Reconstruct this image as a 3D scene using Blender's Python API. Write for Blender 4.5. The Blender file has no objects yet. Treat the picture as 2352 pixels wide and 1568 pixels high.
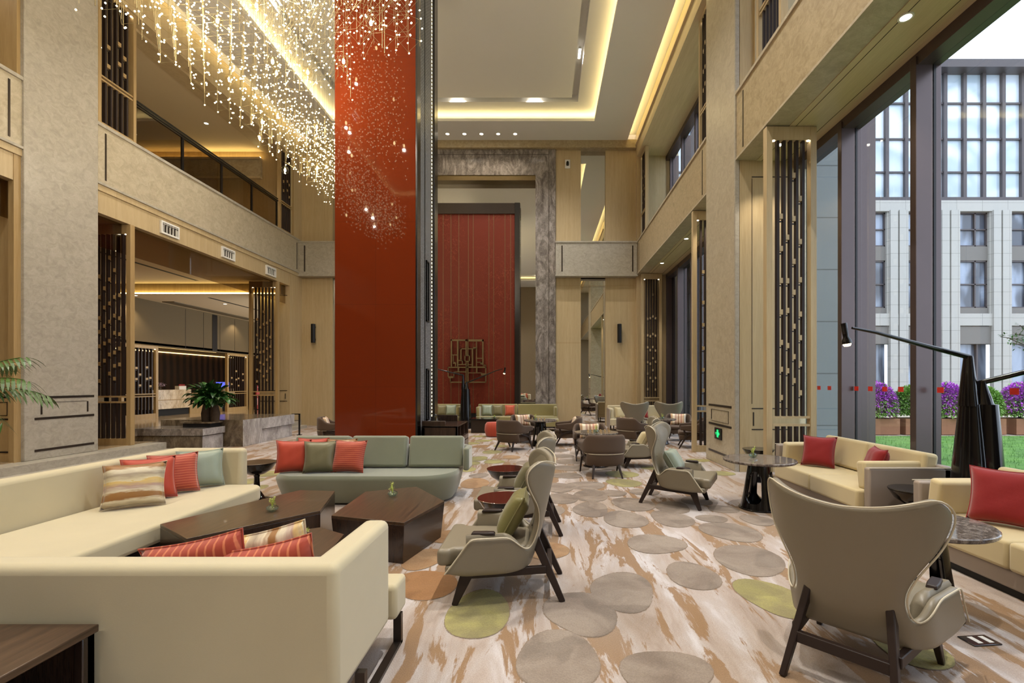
import bpy, bmesh, math, random
from mathutils import Vector, Matrix
rnd = random.Random(11)
S = bpy.context.scene
C = S.collection
PI = math.pi

# ---------------------------------------------------------------- mesh helper
class MB:
    """collects shapes; build() links them as ONE mesh object"""
    def __init__(s):
        s.v = []; s.f = []; s.mi = []; s.cur = 0
    def add(s, vs, fs, M=None):
        b = len(s.v)
        s.v += [tuple(M @ Vector(p)) if M else tuple(p) for p in vs]
        for f in fs:
            s.f.append(tuple(b + i for i in f)); s.mi.append(s.cur)
        return s
    def box(s, x0, x1, y0, y1, z0, z1, M=None):
        return s.add([(x0,y0,z0),(x1,y0,z0),(x1,y1,z0),(x0,y1,z0),(x0,y0,z1),(x1,y0,z1),(x1,y1,z1),(x0,y1,z1)],
                     [(0,3,2,1),(4,5,6,7),(0,1,5,4),(1,2,6,5),(2,3,7,6),(3,0,4,7)], M)
    def prism(s, poly, z0, z1, top=None, M=None):
        n = len(poly); top = top or poly
        vs = [(x,y,z0) for x,y in poly] + [(x,y,z1) for x,y in top]
        fs = [tuple(reversed(range(n))), tuple(range(n, 2*n))] + [(i,(i+1)%n,n+(i+1)%n,n+i) for i in range(n)]
        return s.add(vs, fs, M)
    def lathe(s, prof, n=24, M=None, cap=True):
        """prof: (r, z) from bottom to top"""
        vs = []; fs = []; rows = []
        for r, z in prof:
            if r < 1e-6:
                rows.append([len(vs)]); vs.append((0,0,z))
            else:
                rows.append(list(range(len(vs), len(vs)+n)))
                vs += [(r*math.cos(2*PI*k/n), r*math.sin(2*PI*k/n), z) for k in range(n)]
        for a, b in zip(rows, rows[1:]):
            for k in range(n):
                k2 = (k+1) % n
                if len(a) == 1 and len(b) == 1: continue
                if len(a) == 1: fs.append((a[0], b[k2], b[k]))
                elif len(b) == 1: fs.append((a[k], a[k2], b[0]))
                else: fs.append((a[k], a[k2], b[k2], b[k]))
        if cap and len(rows[0]) > 1: fs.append(tuple(reversed(rows[0])))
        if cap and len(rows[-1]) > 1: fs.append(tuple(rows[-1]))
        return s.add(vs, fs, M)
    def tube(s, pts, r, n=8, closed=False):
        """round tube along points; r a number or a list"""
        P = [Vector(p) for p in pts]; m = len(P)
        rr = r if isinstance(r, (list, tuple)) else [r]*m
        vs = []; fs = []; prev = None
        for i, p in enumerate(P):
            if closed: t = P[(i+1) % m] - P[i-1]
            else: t = (P[min(i+1, m-1)] - P[max(i-1, 0)])
            t = t.normalized() if t.length > 1e-9 else Vector((0,0,1))
            if prev is None:
                u = t.orthogonal().normalized()
            else:
                u = prev - t*prev.dot(t)
                u = u.normalized() if u.length > 1e-6 else t.orthogonal().normalized()
            prev = u; w = t.cross(u)
            vs += [tuple(p + (u*math.cos(2*PI*k/n) + w*math.sin(2*PI*k/n))*rr[i]) for k in range(n)]
        for i in range(m if closed else m-1):
            a = i*n; b = ((i+1) % m)*n
            for k in range(n):
                fs.append((a+k, a+(k+1)%n, b+(k+1)%n, b+k))
        if not closed:
            fs.append(tuple(reversed(range(n)))); fs.append(tuple(range((m-1)*n, m*n)))
        return s.add(vs, fs)
    def bar(s, p0, p1, w, h, up=(0,0,1), w1=None, h1=None):
        """rectangular bar from p0 to p1; w across, h along up"""
        p0, p1 = Vector(p0), Vector(p1); t = (p1-p0).normalized()
        a = t.cross(Vector(up))
        if a.length < 1e-4: a = t.cross(Vector((1,0,0)))
        a.normalize(); b = a.cross(t)
        w1 = w if w1 is None else w1; h1 = h if h1 is None else h1
        vs = [p0+a*sx*w/2+b*sz*h/2 for sx,sz in ((-1,-1),(1,-1),(1,1),(-1,1))] + [p1+a*sx*w1/2+b*sz*h1/2 for sx,sz in ((-1,-1),(1,-1),(1,1),(-1,1))]
        return s.add([tuple(v) for v in vs], [(0,3,2,1),(4,5,6,7),(0,1,5,4),(1,2,6,5),(2,3,7,6),(3,0,4,7)])
    def grid(s, fn, nu, nv):
        vs = [fn(i/nu, j/nv) for j in range(nv+1) for i in range(nu+1)]
        fs = [(j*(nu+1)+i, j*(nu+1)+i+1, (j+1)*(nu+1)+i+1, (j+1)*(nu+1)+i) for j in range(nv) for i in range(nu)]
        return s.add(vs, fs)
    def build(s, name, mat, parent=None, bev=0, seg=2, sub=0, solid=0, smooth=False, angle=40, loc=None, rz=0, kind=None, offs=-1):
        me = bpy.data.meshes.new(name)
        me.from_pydata(s.v, [], s.f)
        for m in (mat if isinstance(mat, (list, tuple)) else [mat]): me.materials.append(m)
        if any(s.mi): me.polygons.foreach_set('material_index', s.mi)
        bm = bmesh.new(); bm.from_mesh(me)
        if solid or sub: bmesh.ops.remove_doubles(bm, verts=bm.verts, dist=1e-5)
        bmesh.ops.recalc_face_normals(bm, faces=bm.faces)
        bm.to_mesh(me); bm.free()
        if smooth or bev or sub:
            me.polygons.foreach_set('use_smooth', [True]*len(me.polygons))
            if not sub: me.set_sharp_from_angle(angle=math.radians(angle))
        o = bpy.data.objects.new(name, me); C.objects.link(o)
        if parent: o.parent = parent
        if loc: o.location = loc
        if rz: o.rotation_euler = (0,0,rz)
        if solid:
            m = o.modifiers.new('solid', 'SOLIDIFY'); m.thickness = solid; m.offset = offs
        if bev:
            m = o.modifiers.new('bevel', 'BEVEL'); m.width = bev; m.segments = seg; m.limit_method = 'ANGLE'; m.angle_limit = math.radians(35)
        if sub:
            m = o.modifiers.new('sub', 'SUBSURF'); m.levels = sub; m.render_levels = sub
        if kind: o['kind'] = kind
        return o

def tag(o, label, cat, group=None):
    o['label'] = label; o['category'] = cat
    if group: o['group'] = group
    return o
def thing(name, label, cat, loc=(0,0,0), rz=0, group=None):
    o = bpy.data.objects.new(name, None); C.objects.link(o)
    o.location = loc; o.rotation_euler = (0,0,rz)
    return tag(o, label, cat, group)
def struct(name, mb, mat, parent=None, **k):
    return mb.build(name, mat, parent, kind='structure', **k)
def kids(o): return [c for c in C.objects if c.parent is o]
KIDS = {}
def copy_tree(o, parent=None):
    c = o.copy(); C.objects.link(c)
    if parent: c.parent = parent
    for k in list(o.children): copy_tree(k, c)
    return c
def dup(o, loc, rz, label, group=None):
    c = copy_tree(o); c.location = loc; c.rotation_euler = (o.rotation_euler[0], o.rotation_euler[1], rz)
    c['label'] = label
    if group: c['group'] = group
    return c

# ---------------------------------------------------------------- materials
def lin(c):
    return tuple(((x/255)/12.92 if x/255 <= 0.04045 else ((x/255+0.055)/1.055)**2.4) for x in c) + (1.0,)
class NT:
    def __init__(s, name):
        s.m = bpy.data.materials.new(name); s.m.use_nodes = True
        s.t = s.m.node_tree; s.n = s.t.nodes; s.l = s.t.links
        s.bsdf = s.n['Principled BSDF']; s.out = s.n['Material Output']
        s._co = None
    def new(s, typ, **k):
        n = s.n.new(typ)
        for a, b in k.items(): setattr(n, a, b)
        return n
    def link(s, a, b): s.l.new(a, b)
    def co(s, scale=(1,1,1), rot=(0,0,0), src='Object'):
        tc = s.new('ShaderNodeTexCoord'); mp = s.new('ShaderNodeMapping')
        mp.inputs['Scale'].default_value = scale; mp.inputs['Rotation'].default_value = rot
        s.link(tc.outputs[src], mp.inputs['Vector']); return mp.outputs['Vector']
    def noise(s, vec, scale, detail=4, rough=.55, dist=0):
        n = s.new('ShaderNodeTexNoise'); n.inputs['Scale'].default_value = scale
        n.inputs['Detail'].default_value = detail; n.inputs['Roughness'].default_value = rough
        n.inputs['Distortion'].default_value = dist
        s.link(vec, n.inputs['Vector']); return n.outputs['Fac']
    def ramp(s, fac, stops, interp='LINEAR'):
        r = s.new('ShaderNodeValToRGB'); r.color_ramp.interpolation = interp
        e = r.color_ramp.elements
        while len(e) < len(stops): e.new(0.5)
        for i, (p, c) in enumerate(stops):
            e[i].position = p; e[i].color = c
        s.link(fac, r.inputs['Fac']); return r.outputs['Color']
    def mix(s, fac, a, b, mode='MIX'):
        m = s.new('ShaderNodeMix', data_type='RGBA', blend_type=mode)
        for sock, v in ((m.inputs[0], fac), (m.inputs[6], a), (m.inputs[7], b)):
            if hasattr(v, 'links'): s.link(v, sock)
            else: sock.default_value = v
        return m.outputs[2]
    def bump(s, h, strength=.2, dist=.01):
        b = s.new('ShaderNodeBump'); b.inputs['Strength'].default_value = strength; b.inputs['Distance'].default_value = dist
        s.link(h, b.inputs['Height']); s.link(b.outputs['Normal'], s.bsdf.inputs['Normal'])
    def set(s, col=None, rough=.5, metal=0, spec=.5, coat=0, sheen=0):
        i = s.bsdf.inputs
        if col is not None:
            if hasattr(col, 'links'): s.link(col, i['Base Color'])
            else: i['Base Color'].default_value = col
        i['Roughness'].default_value = rough; i['Metallic'].default_value = metal
        i['Specular IOR Level'].default_value = spec
        i['Coat Weight'].default_value = coat; i['Coat Roughness'].default_value = .03
        i['Sheen Weight'].default_value = sheen
        return s.m
def plain(name, rgb, rough=.5, metal=0, spec=.5, coat=0, sheen=0, var=.06, vs=6, bump=0, bs=60):
    t = NT(name); c = lin(rgb)
    v = t.co(); f = t.noise(v, vs, 3)
    col = t.mix(f, tuple(x*(1-var) for x in c[:3])+(1,), tuple(min(1, x*(1+var)) for x in c[:3])+(1,))
    if bump: t.bump(t.noise(v, bs, 2), bump, .004)
    return t.set(col, rough, metal, spec, coat, sheen)
def wood(name, a, b, scale=(9,9,.5), rough=.45, spec=.4, coat=0, fine=1.0):
    t = NT(name); v = t.co(scale)
    f = t.noise(v, 1.6, 6, .6, .3); g = t.noise(t.co(tuple(x*6*fine for x in scale)), 2.0, 3)
    c = t.ramp(f, [(.3, lin(a)), (.7, lin(b))])
    c = t.mix(.35, c, t.ramp(g, [(.35, lin(a)), (.65, lin(b))]))
    return t.set(c, rough, 0, spec, coat)
def emis(name, rgb, strength, sample=True):
    m = bpy.data.materials.new(name); m.use_nodes = True; n = m.node_tree.nodes; n.clear()
    e = n.new('ShaderNodeEmission'); o = n.new('ShaderNodeOutputMaterial')
    e.inputs['Color'].default_value = lin(rgb); e.inputs['Strength'].default_value = strength
    m.node_tree.links.new(e.outputs[0], o.inputs[0])
    if not sample: m.cycles.emission_sampling = 'NONE'
    return m
def glass(name, tint=(1,1,1,1), refl=.05, rough=.0):
    m = bpy.data.materials.new(name); m.use_nodes = True; n = m.node_tree.nodes; n.clear(); L = m.node_tree.links
    tr = n.new('ShaderNodeBsdfTransparent'); gl = n.new('ShaderNodeBsdfGlossy'); mx = n.new('ShaderNodeMixShader'); o = n.new('ShaderNodeOutputMaterial')
    lw = n.new('ShaderNodeLayerWeight'); lw.inputs['Blend'].default_value = .5
    pw = n.new('ShaderNodeMath'); pw.operation = 'POWER'; pw.inputs[1].default_value = 4; L.new(lw.outputs['Facing'], pw.inputs[0])
    ma = n.new('ShaderNodeMath'); ma.operation = 'MULTIPLY_ADD'; ma.inputs[1].default_value = .5; ma.inputs[2].default_value = refl; L.new(pw.outputs[0], ma.inputs[0])
    tr.inputs['Color'].default_value = tint; gl.inputs['Roughness'].default_value = rough
    L.new(ma.outputs[0], mx.inputs[0]); L.new(tr.outputs[0], mx.inputs[1]); L.new(gl.outputs[0], mx.inputs[2]); L.new(mx.outputs[0], o.inputs[0])
    return m
M = {}
M['oak'] = wood('light_oak_veneer', (176,154,116), (196,176,138), (7,7,.35), .4)
M['oak_deep'] = wood('golden_oak_veneer', (156,128,84), (178,152,108), (7,7,.35), .4)
M['oak_flat'] = wood('bounce_lit_oak_soffit', (192,173,137), (212,195,160), (7,.35,7), .38)  # paler than the wall oak, standing in for missing bounce light
M['walnut'] = wood('walnut_veneer', (44,32,23), (92,69,50), (22,1.0,22), .3, .5, .1)
M['walnut_v'] = wood('dark_walnut_side', (38,28,23), (66,48,37), (16,16,.8), .25, .5, .2)
M['dark_wood'] = plain('espresso_wood', (46,35,31), .42, spec=.3, var=.1)
def marble_cream(name, a, b, c, sc=1.0, rough=.22):
    t = NT(name); v = t.co((1,1,1.3), (.5,.35,.2))
    f = t.noise(v, 5*sc, 8, .65, 1.2); g = t.noise(v, 26*sc, 5, .7, 2.0)
    col = t.ramp(f, [(.3, lin(a)), (.52, lin(b)), (.72, lin(c))])
    col = t.mix(t.ramp(g, [(.42, (0,0,0,1)), (.62, (.4,.4,.4,1))]), col, lin(a))
    return t.set(col, rough, 0, .5)
M['stone'] = marble_cream('cream_marble', (164,152,128), (184,173,150), (198,189,167), 1.0, .34)
M['stone_grey'] = marble_cream('greige_marble', (154,147,134), (174,167,153), (186,180,168), 1.3, .35)
M['stone_gold'] = marble_cream('honey_marble', (148,130,98), (172,155,122), (186,170,138), 1.3, .42)
def marble_vein(name, a, b, c, sc=1.0, rough=.15, rot=(.4,.6,.3)):
    t = NT(name); v = t.co((1,1,.45), rot)
    f = t.noise(v, 1.6*sc, 9, .62, 2.6); g = t.noise(v, 5*sc, 8, .7, 1.6); h = t.noise(t.co((1,1,.5), (1.1,.2,.8)), 2.2*sc, 10, .7, 3.2)
    col = t.ramp(f, [(.30, lin(a)), (.47, lin(b)), (.62, lin(c)), (.75, lin(b))])
    col = t.mix(t.ramp(g, [(.4, (0,0,0,1)), (.65, (.55,.55,.55,1))]), col, lin(a))
    col = t.mix(t.ramp(h, [(.485, (0,0,0,1)), (.5, (.35,.35,.35,1)), (.515, (0,0,0,1))]), col, lin(tuple(min(255,x*1.25) for x in c)))
    return t.set(col, rough, 0, .5)
M['marble_dark'] = marble_vein('grey_veined_marble', (86,79,74), (124,116,110), (164,156,150), 1.2)
M['marble_lilac'] = marble_vein('pale_veined_marble', (140,134,132), (186,182,182), (208,205,206), .8)
M['marble_brown'] = marble_vein('brown_veined_marble', (70,60,48), (112,98,80), (140,126,106), 1.0)
M['marble_white'] = marble_vein('white_veined_marble', (150,128,100), (206,186,156), (224,208,182), .7)
M['marble_top'] = marble_vein('dark_emperador_marble', (60,52,48), (98,88,82), (150,140,132), 5, .06)
M['ceiling'] = plain('white_ceiling_paint', (228,227,225), .9, var=.01)
M['ceiling_warm'] = plain('cream_ceiling_paint', (205,186,152), .9, var=.02)
def lacquer():
    t = NT('red_lacquer'); v = t.co()
    br = t.new('ShaderNodeTexBrick'); br.offset = 0
    br.inputs['Scale'].default_value = 1; br.inputs['Brick Width'].default_value = 1.7; br.inputs['Row Height'].default_value = 1.62
    br.inputs['Mortar Size'].default_value = .0025; br.inputs['Color1'].default_value = lin((110,42,18)); br.inputs['Color2'].default_value = lin((107,41,17)); br.inputs['Mortar'].default_value = lin((84,36,18))
    m = t.co((1,1,1), (PI/2,0,0)); t.link(m, br.inputs['Vector'])
    return t.set(br.outputs['Color'], .6, 0, .0, .5)
M['lacquer'] = lacquer()
def red_crackle():
    t = NT('red_crackled_panel'); v = t.co((1,1,.8))
    vo = t.new('ShaderNodeTexVoronoi', feature='DISTANCE_TO_EDGE'); vo.inputs['Scale'].default_value = 4
    nz = t.new('ShaderNodeTexNoise'); nz.inputs['Scale'].default_value = 3; nz.inputs['Detail'].default_value = 4; t.link(v, nz.inputs['Vector'])
    vm = t.new('ShaderNodeVectorMath', operation='ADD'); t.link(v, vm.inputs[0]); t.link(nz.outputs['Color'], vm.inputs[1]); t.link(vm.outputs[0], vo.inputs['Vector'])
    edge = t.ramp(vo.outputs['Distance'], [(0.0, (1,1,1,1)), (.03, (0,0,0,1))])
    big = t.ramp(t.noise(v, .9, 2), [(.42, (0,0,0,1)), (.6, (1,1,1,1))])
    msk = t.mix(1.0, edge, big, 'MULTIPLY')
    col = t.mix(msk, lin((104,36,17)), lin((142,66,34)))
    t.bump(msk, .5, .01)
    return t.set(col, .5, 0, .25)
M['red_panel'] = red_crackle()
M['gold'] = plain('aged_brass', (116,98,64), .5, .6, var=.12, vs=12)
M['bronze'] = plain('dark_bronze', (72,64,58), .35, .8)
M['steel_dark'] = plain('dark_polished_steel', (88,88,92), .18, 1)
M['black'] = plain('black_metal', (26,24,25), .3, .3)
M['gloss_black'] = plain('black_lacquer', (16,14,15), .16, 0, .4, .25)
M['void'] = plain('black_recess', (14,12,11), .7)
M['window_frame'] = plain('brown_anodised_frame', (96,84,84), .32, .6, var=.04)
M['mirror'] = plain('mirror_glass', (222,222,218), .01, 1, var=0)
M['pane'] = glass('clear_pane', (.80,.84,.89,1))
M['bronze_glass'] = glass('bronze_glass', (.62,.56,.47,1))
M['smoke_glass'] = glass('smoke_curtain_glass', (.68,.62,.54,1))
def leather(name, rgb, rough=.38):
    t = NT(name); v = t.co(); f = t.noise(v, 3, 3)
    c = lin(rgb); col = t.mix(f, tuple(x*.94 for x in c[:3])+(1,), tuple(x*1.05 for x in c[:3])+(1,))
    vo = t.new('ShaderNodeTexVoronoi'); vo.inputs['Scale'].default_value = 220; t.link(v, vo.inputs['Vector'])
    t.bump(vo.outputs['Distance'], .12, .002)
    return t.set(col, rough, 0, .5)
M['leather'] = leather('taupe_leather', (130,121,103))
M['leather_grey'] = leather('grey_brown_leather', (150,138,128))
M['piping'] = plain('pale_piping', (196,186,162), .45)
def fabric(name, rgb, rough=.8, sheen=.3, var=.08, sc=140, bump=.15):
    t = NT(name); v = t.co(); f = t.noise(v, 2.2, 4); g = t.noise(t.co((1,1,6)), sc, 2)
    c = lin(rgb)
    col = t.mix(f, tuple(x*(1-var) for x in c[:3])+(1,), tuple(x*(1+var) for x in c[:3])+(1,))
    t.bump(g, bump, .003)
    return t.set(col, rough, 0, .3, 0, sheen)
M['cream'] = fabric('cream_upholstery', (190,178,146))
M['yellow_cream'] = fabric('butter_upholstery', (194,178,138))
M['green'] = fabric('sage_velvet', (122,126,106), .6, .6, .12)
M['olive'] = fabric('olive_velvet', (140,130,84), .6, .5, .1)
M['brown_velvet'] = fabric('brown_velvet', (84,67,54), .75, .12, .1)
M['satin_green'] = fabric('green_satin', (118,112,66), .32, .2, .2, 30, .3)
M['satin_sage'] = fabric('sage_satin', (142,152,136), .34, .2, .15, 30, .3)
M['satin_olive'] = fabric('olive_satin', (112,106,78), .36, .2, .2, 30, .3)
M['red_plain'] = fabric('red_silk', (172,62,40), .5, .2, .08, 80)
M['deep_red'] = fabric('crimson_linen', (134,20,22), .75, .3, .1, 120, .4)
def striped(name, base, line, n, width=.08, ax='z'):
    t = NT(name); v = t.co()
    w = t.new('ShaderNodeTexWave', bands_direction={'z':'Z','x':'X'}[ax]); w.inputs['Scale'].default_value = n; w.inputs['Distortion'].default_value = .6; w.inputs['Detail'].default_value = 1
    t.link(v, w.inputs['Vector'])
    col = t.ramp(w.outputs['Fac'], [(1-2*width, lin(base)), (1-width*.7, lin(line))])
    return t.set(col, .6, 0, .3, 0, .3)
M['red_stripe'] = striped('red_ribbed_silk', (162,64,45), (196,106,72), 11)
M['red_stripe_v'] = striped('red_striped_silk', (160,62,40), (198,112,74), 7, .1, 'x')
def ikat(name, ax):
    t = NT(name); v = t.co(); n = t.noise(t.co((5,5,26) if ax == 'z' else (26,5,5)), 1.2, 3)
    sx = t.new('ShaderNodeSeparateXYZ'); t.link(v, sx.inputs[0])
    a = t.new('ShaderNodeMath', operation='MULTIPLY_ADD'); t.link(n, a.inputs[0]); a.inputs[1].default_value = .10; t.link(sx.outputs['Z' if ax == 'z' else 'X'], a.inputs[2])
    b = t.new('ShaderNodeMath', operation='MULTIPLY'); t.link(a.outputs[0], b.inputs[0]); b.inputs[1].default_value = 3.2
    fr = t.new('ShaderNodeMath', operation='FRACT'); t.link(b.outputs[0], fr.inputs[0])
    col = t.ramp(fr.outputs[0], [(0, lin((214,200,164))), (.2, lin((158,142,120))), (.36, lin((216,204,176))), (.44, lin((140,96,48))), (.6, lin((150,108,60))), (.66, lin((206,194,168))), (.82, lin((170,140,126))), (.95, lin((206,176,110)))])
    return t.set(col, .4, 0, .4, 0, .2)
M['ikat'] = ikat('ikat_silk', 'z'); M['ikat_v'] = ikat('ikat_silk_upright', 'x')
def candy(name):
    t = NT(name); v = t.co(); sx = t.new('ShaderNodeSeparateXYZ'); t.link(v, sx.inputs[0])
    b = t.new('ShaderNodeMath', operation='MULTIPLY_ADD'); t.link(sx.outputs['X'], b.inputs[0]); b.inputs[1].default_value = 3.0; b.inputs[2].default_value = .5
    fr = t.new('ShaderNodeMath', operation='FRACT'); t.link(b.outputs[0], fr.inputs[0])
    col = t.ramp(fr.outputs[0], [(0, lin((186,148,96))), (.14, lin((226,196,164))), (.24, lin((190,120,98))), (.36, lin((232,212,186))), (.47, lin((150,98,58))), (.6, lin((226,208,184))), (.7, lin((176,130,112))), (.84, lin((236,222,200)))])
    return t.set(col, .45, 0, .4, 0, .2)
M['candy'] = candy('multicolour_stripe')
M['pouf'] = striped('coral_ribbed_wool', (170,60,42), (204,96,64), 9, .14, 'x')
M['paper'] = plain('white_plastic', (226,224,218), .5)
M['aqua_glass'] = glass('aqua_glass', (.86,.96,.98,1), .14); 
M['leaf'] = plain('glossy_leaf', (52,96,36), .35, var=.35, vs=20)
M['leaf_dark'] = plain('deep_green_leaf', (26,62,22), .35, var=.35, vs=14)
M['leaf_lime'] = plain('lime_leaf', (198,208,110), .5, var=.2, vs=60)
M['palm_leaf'] = plain('palm_leaf', (62,92,30), .4, var=.4, vs=16)
M['purple'] = plain('purple_blossom', (206,104,222), .6, var=.3, vs=30)
M['hedge_leaf'] = plain('hedge_leaf', (140,178,92), .5, var=.35, vs=18)
M['bark'] = plain('bark', (70,56,42), .8, var=.4, vs=14, bump=.6, bs=30)
M['tabletop_red'] = plain('red_brown_lacquer', (72,32,25), .12, 0, .5, .6, var=.15, vs=3)
M['led'] = emis('warm_led', (255,236,186), 13, False)
M['bulb'] = emis('warm_bulb', (255,236,180), 40, False)
M['cove'] = emis('warm_cove_strip', (255,226,150), 16)
M['cove_soft'] = emis('soft_cove_strip', (255,226,150), 15)
M['lamp_glow'] = emis('lamp_glow', (255,226,170), 9)
M['spot_glow'] = emis('downlight_glow', (255,244,220), 12, False)
M['green_sign'] = emis('exit_sign_green', (40,230,110), 2.2, False)
M['screen_blue'] = emis('blue_screen', (90,100,255), 1.6, False)
M['brass_wire'] = plain('brass_wire', (138,124,88), .45, .5, var=.05)
M['crystal'] = glass('clear_crystal', (.97,.93,.82,1))

M['reception_strip'] = emis('reception_strip', (255,214,140), 5)
# ================================================================ the room
XL, XR, XW, YE, ZC = -9.58, 3.67, 4.95, 19.2, 11.23
YB = -9.0
# ---------------------------------------------------------------- floor: patterned carpet
def carpet():
    t = NT('patterned_carpet'); 
    v = t.co((2.6,.62,1), (0,0,.10)); n1 = t.noise(v, 1.5, 9, .62, .5)
    v2 = t.co((4.2,.8,1), (0,0,.10)); n2 = t.noise(v2, 1.1, 10, .66, .6)
    v3 = t.co((1,.7,1)); n3 = t.noise(v3, .8, 3)
    base = t.ramp(n1, [(.34, lin((162,144,128))), (.46, lin((183,168,156))), (.55, lin((193,183,177))), (.62, lin((214,209,209)))])
    base = t.mix(t.ramp(n3, [(.35, (0,0,0,1)), (.7, (.5,.5,.5,1))]), base, lin((192,176,168)))
    br = t.ramp(n2, [(.515, (0,0,0,1)), (.545, (.9,.9,.9,1))])
    col = t.mix(br, base, lin((150,116,78)))
    g = t.ramp(t.noise(t.co((1.2,1.2,1)), .35, 2), [(.5, (0,0,0,1)), (.68, (.6,.6,.6,1))])
    col = t.mix(g, col, lin((170,150,130)))
    fz = t.noise(t.co((1,1,1)), 130, 2)
    col = t.mix(.16, col, t.ramp(fz, [(.3, (.12,.1,.08,1)), (.7, (1,1,1,1))]), 'OVERLAY')
    col = t.mix(1.0, col, (.80,.80,.81,1), 'MULTIPLY')
    t.bump(fz, .5, .006)
    return t.set(col, .95, 0, .1, 0, .2)
def pebble_mat(name, a, b, c=None):
    t = NT(name); n = t.noise(t.co(), 2.4, 4, .6, .8); n2 = t.noise(t.co((1,1,1),(0,0,.6)), 1.9, 2, .4, .4)
    col = t.ramp(n, [(.35, lin(a)), (.62, lin(b))] + ([(.75, lin(c))] if c else []))
    col = t.mix(t.ramp(n2, [(.53, (0,0,0,1)), (.56, (.30,.30,.30,1))]), col, lin(tuple(x*.72 for x in a)))
    fz = t.noise(t.co(), 130, 2)
    col = t.mix(.16, col, t.ramp(fz, [(.3, (.12,.1,.08,1)), (.7, (1,1,1,1))]), 'OVERLAY')
    col = t.mix(1.0, col, (.80,.80,.81,1), 'MULTIPLY')
    t.bump(fz, .5, .006)
    return t.set(col, .95, 0, .1, 0, .2)
fm = [carpet(), pebble_mat('taupe_pebble', (136,121,108), (160,146,132)), pebble_mat('yellow_pebble', (150,140,98), (172,164,102), (184,178,128)),
      pebble_mat('tan_pebble', (158,120,82), (178,144,106)), pebble_mat('ochre_pebble', (150,108,68), (164,122,82)), plain('pebble_outline', (138,122,107), .95, spec=.1)]
PEB = [(0.28,3.59,.26,.35,'t'),(0.65,3.96,.26,.37,'t'),(1.32,4.27,.23,.3,'t'),(0.09,2.98,.27,.31,'t'),(0.72,2.84,.27,.23,'t'),(-0.48,3.58,.22,.4,'y'),(1.19,5.11,.29,.32,'t'),(1.98,4.66,.31,.42,'t'),(1.81,3.84,.24,.34,'y'),(2.14,5.53,.31,.37,'t'),(1.61,6.05,.26,.35,'t'),(1.02,6.03,.28,.36,'t'),(0.64,6.51,.25,.37,'t'),(1.26,6.78,.3,.36,'t'),(1.77,6.61,.24,.3,'t'),(0.72,7.3,.28,.37,'t'),(0.7,8.01,.33,.31,'t'),(1.37,8.22,.3,.32,'y'),(1.46,9.0,.31,.32,'y'),(0.27,7.11,.22,.35,'t'),(0.26,7.85,.23,.36,'t'),(0.09,6.4,.18,.32,'t'),(0.58,10.44,.33,.35,'t'),(0.54,9.64,.35,.34,'t'),(0.42,8.87,.28,.29,'t'),(0.02,9.3,.25,.27,'b'),(0.42,11.24,.3,.3,'t'),(0.87,11.73,.23,.25,'t'),(2.21,6.97,.22,.26,'t'),(2.42,6.5,.18,.21,'t'),(2.11,6.05,.19,.17,'t'),(2.65,5.98,.19,.23,'t'),(2.41,7.83,.21,.2,'t'),(2.87,10.2,.28,.19,'y'),(3.4,10.6,.25,.22,'y'),(3.35,9.08,.25,.22,'y'),(-1.26,11.88,.25,.3,'y'),(-1.47,10.85,.24,.31,'y'),(-1.06,10.43,.24,.26,'y'),(-0.73,11.04,.21,.29,'b'),(-1.5,10.21,.18,.25,'y'),(-1.52,9.49,.19,.29,'y'),(-1.67,12.93,.23,.27,'b'),(-1.15,13.02,.2,.22,'y'),(-1.76,14.19,.26,.27,'y'),(-1.42,14.63,.2,.23,'b'),(-2.05,15.35,.23,.25,'y'),(-1.5,15.6,.24,.19,'y'),(-2.26,16.41,.22,.21,'b'),(-1.08,5.35,.16,.21,'b'),(-1.16,4.67,.19,.29,'b'),(-1.0,4.08,.27,.3,'o'),(-1.16,8.19,.26,.39,'b'),(-1.18,8.86,.18,.21,'t'),(1.08,7.45,.2,.22,'t'),(1.24,14.98,.34,.3,'t'),(0.59,15.6,.32,.26,'t'),(-0.19,11.73,.21,.29,'t'),(-0.4,10.32,.19,.23,'t'),(1.57,7.53,.22,.24,'t'),(2.19,9.63,.22,.22,'y'),(1.32,9.63,.17,.2,'t'),(-0.1,13.78,.25,.3,'t'),(-1.66,8.18,.18,.28,'b'),(-5.06,8.36,.19,.3,'y'),(-5.14,9.05,.28,.3,'y'),(-4.64,7.83,.16,.2,'y'),(-5.71,10.43,.28,.29,'b'),(-6.17,12.5,.34,.29,'b'),(2.35,3.1,.2,.24,'y'),(.05,4.9,.2,.26,'b'),(0.35,12.2,.3,.3,'t'),(1.3,12.6,.3,.3,'t'),(2.1,12.2,.3,.3,'t'),(2.2,11.3,.28,.3,'y'),(-2.1,13.6,.3,.3,'y'),(-1.2,16.6,.3,.28,'b'),(-.6,15.4,.3,.3,'t')]
g = MB(); g.box(XL-.1, XW+.05, YB, YE+.4, -.12, 0)
for i, (x, y, rx, ry, k) in enumerate(PEB):
    ph = rnd.uniform(0, 6); a1 = rnd.uniform(.03,.10); a2 = rnd.uniform(.02,.06)
    for sc, z, mi in ((1.018, .0015, 5), (1.0, .003, {'t':1,'y':2,'b':3,'o':4}[k])):
        pts = []
        for j in range(150):
            a = 2*PI*j/150; r = sc*(1 + a1*math.sin(2*a+ph) + a2*math.sin(3*a+2*ph)) + rnd.uniform(-.014,.014)
            pts.append((x+rx*r*math.cos(a), y+ry*r*math.sin(a), z + .0001*(i % 7)))
        g.cur = mi; g.add(pts, [tuple(range(150))])
floor = struct('floor', g, fm)
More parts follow.
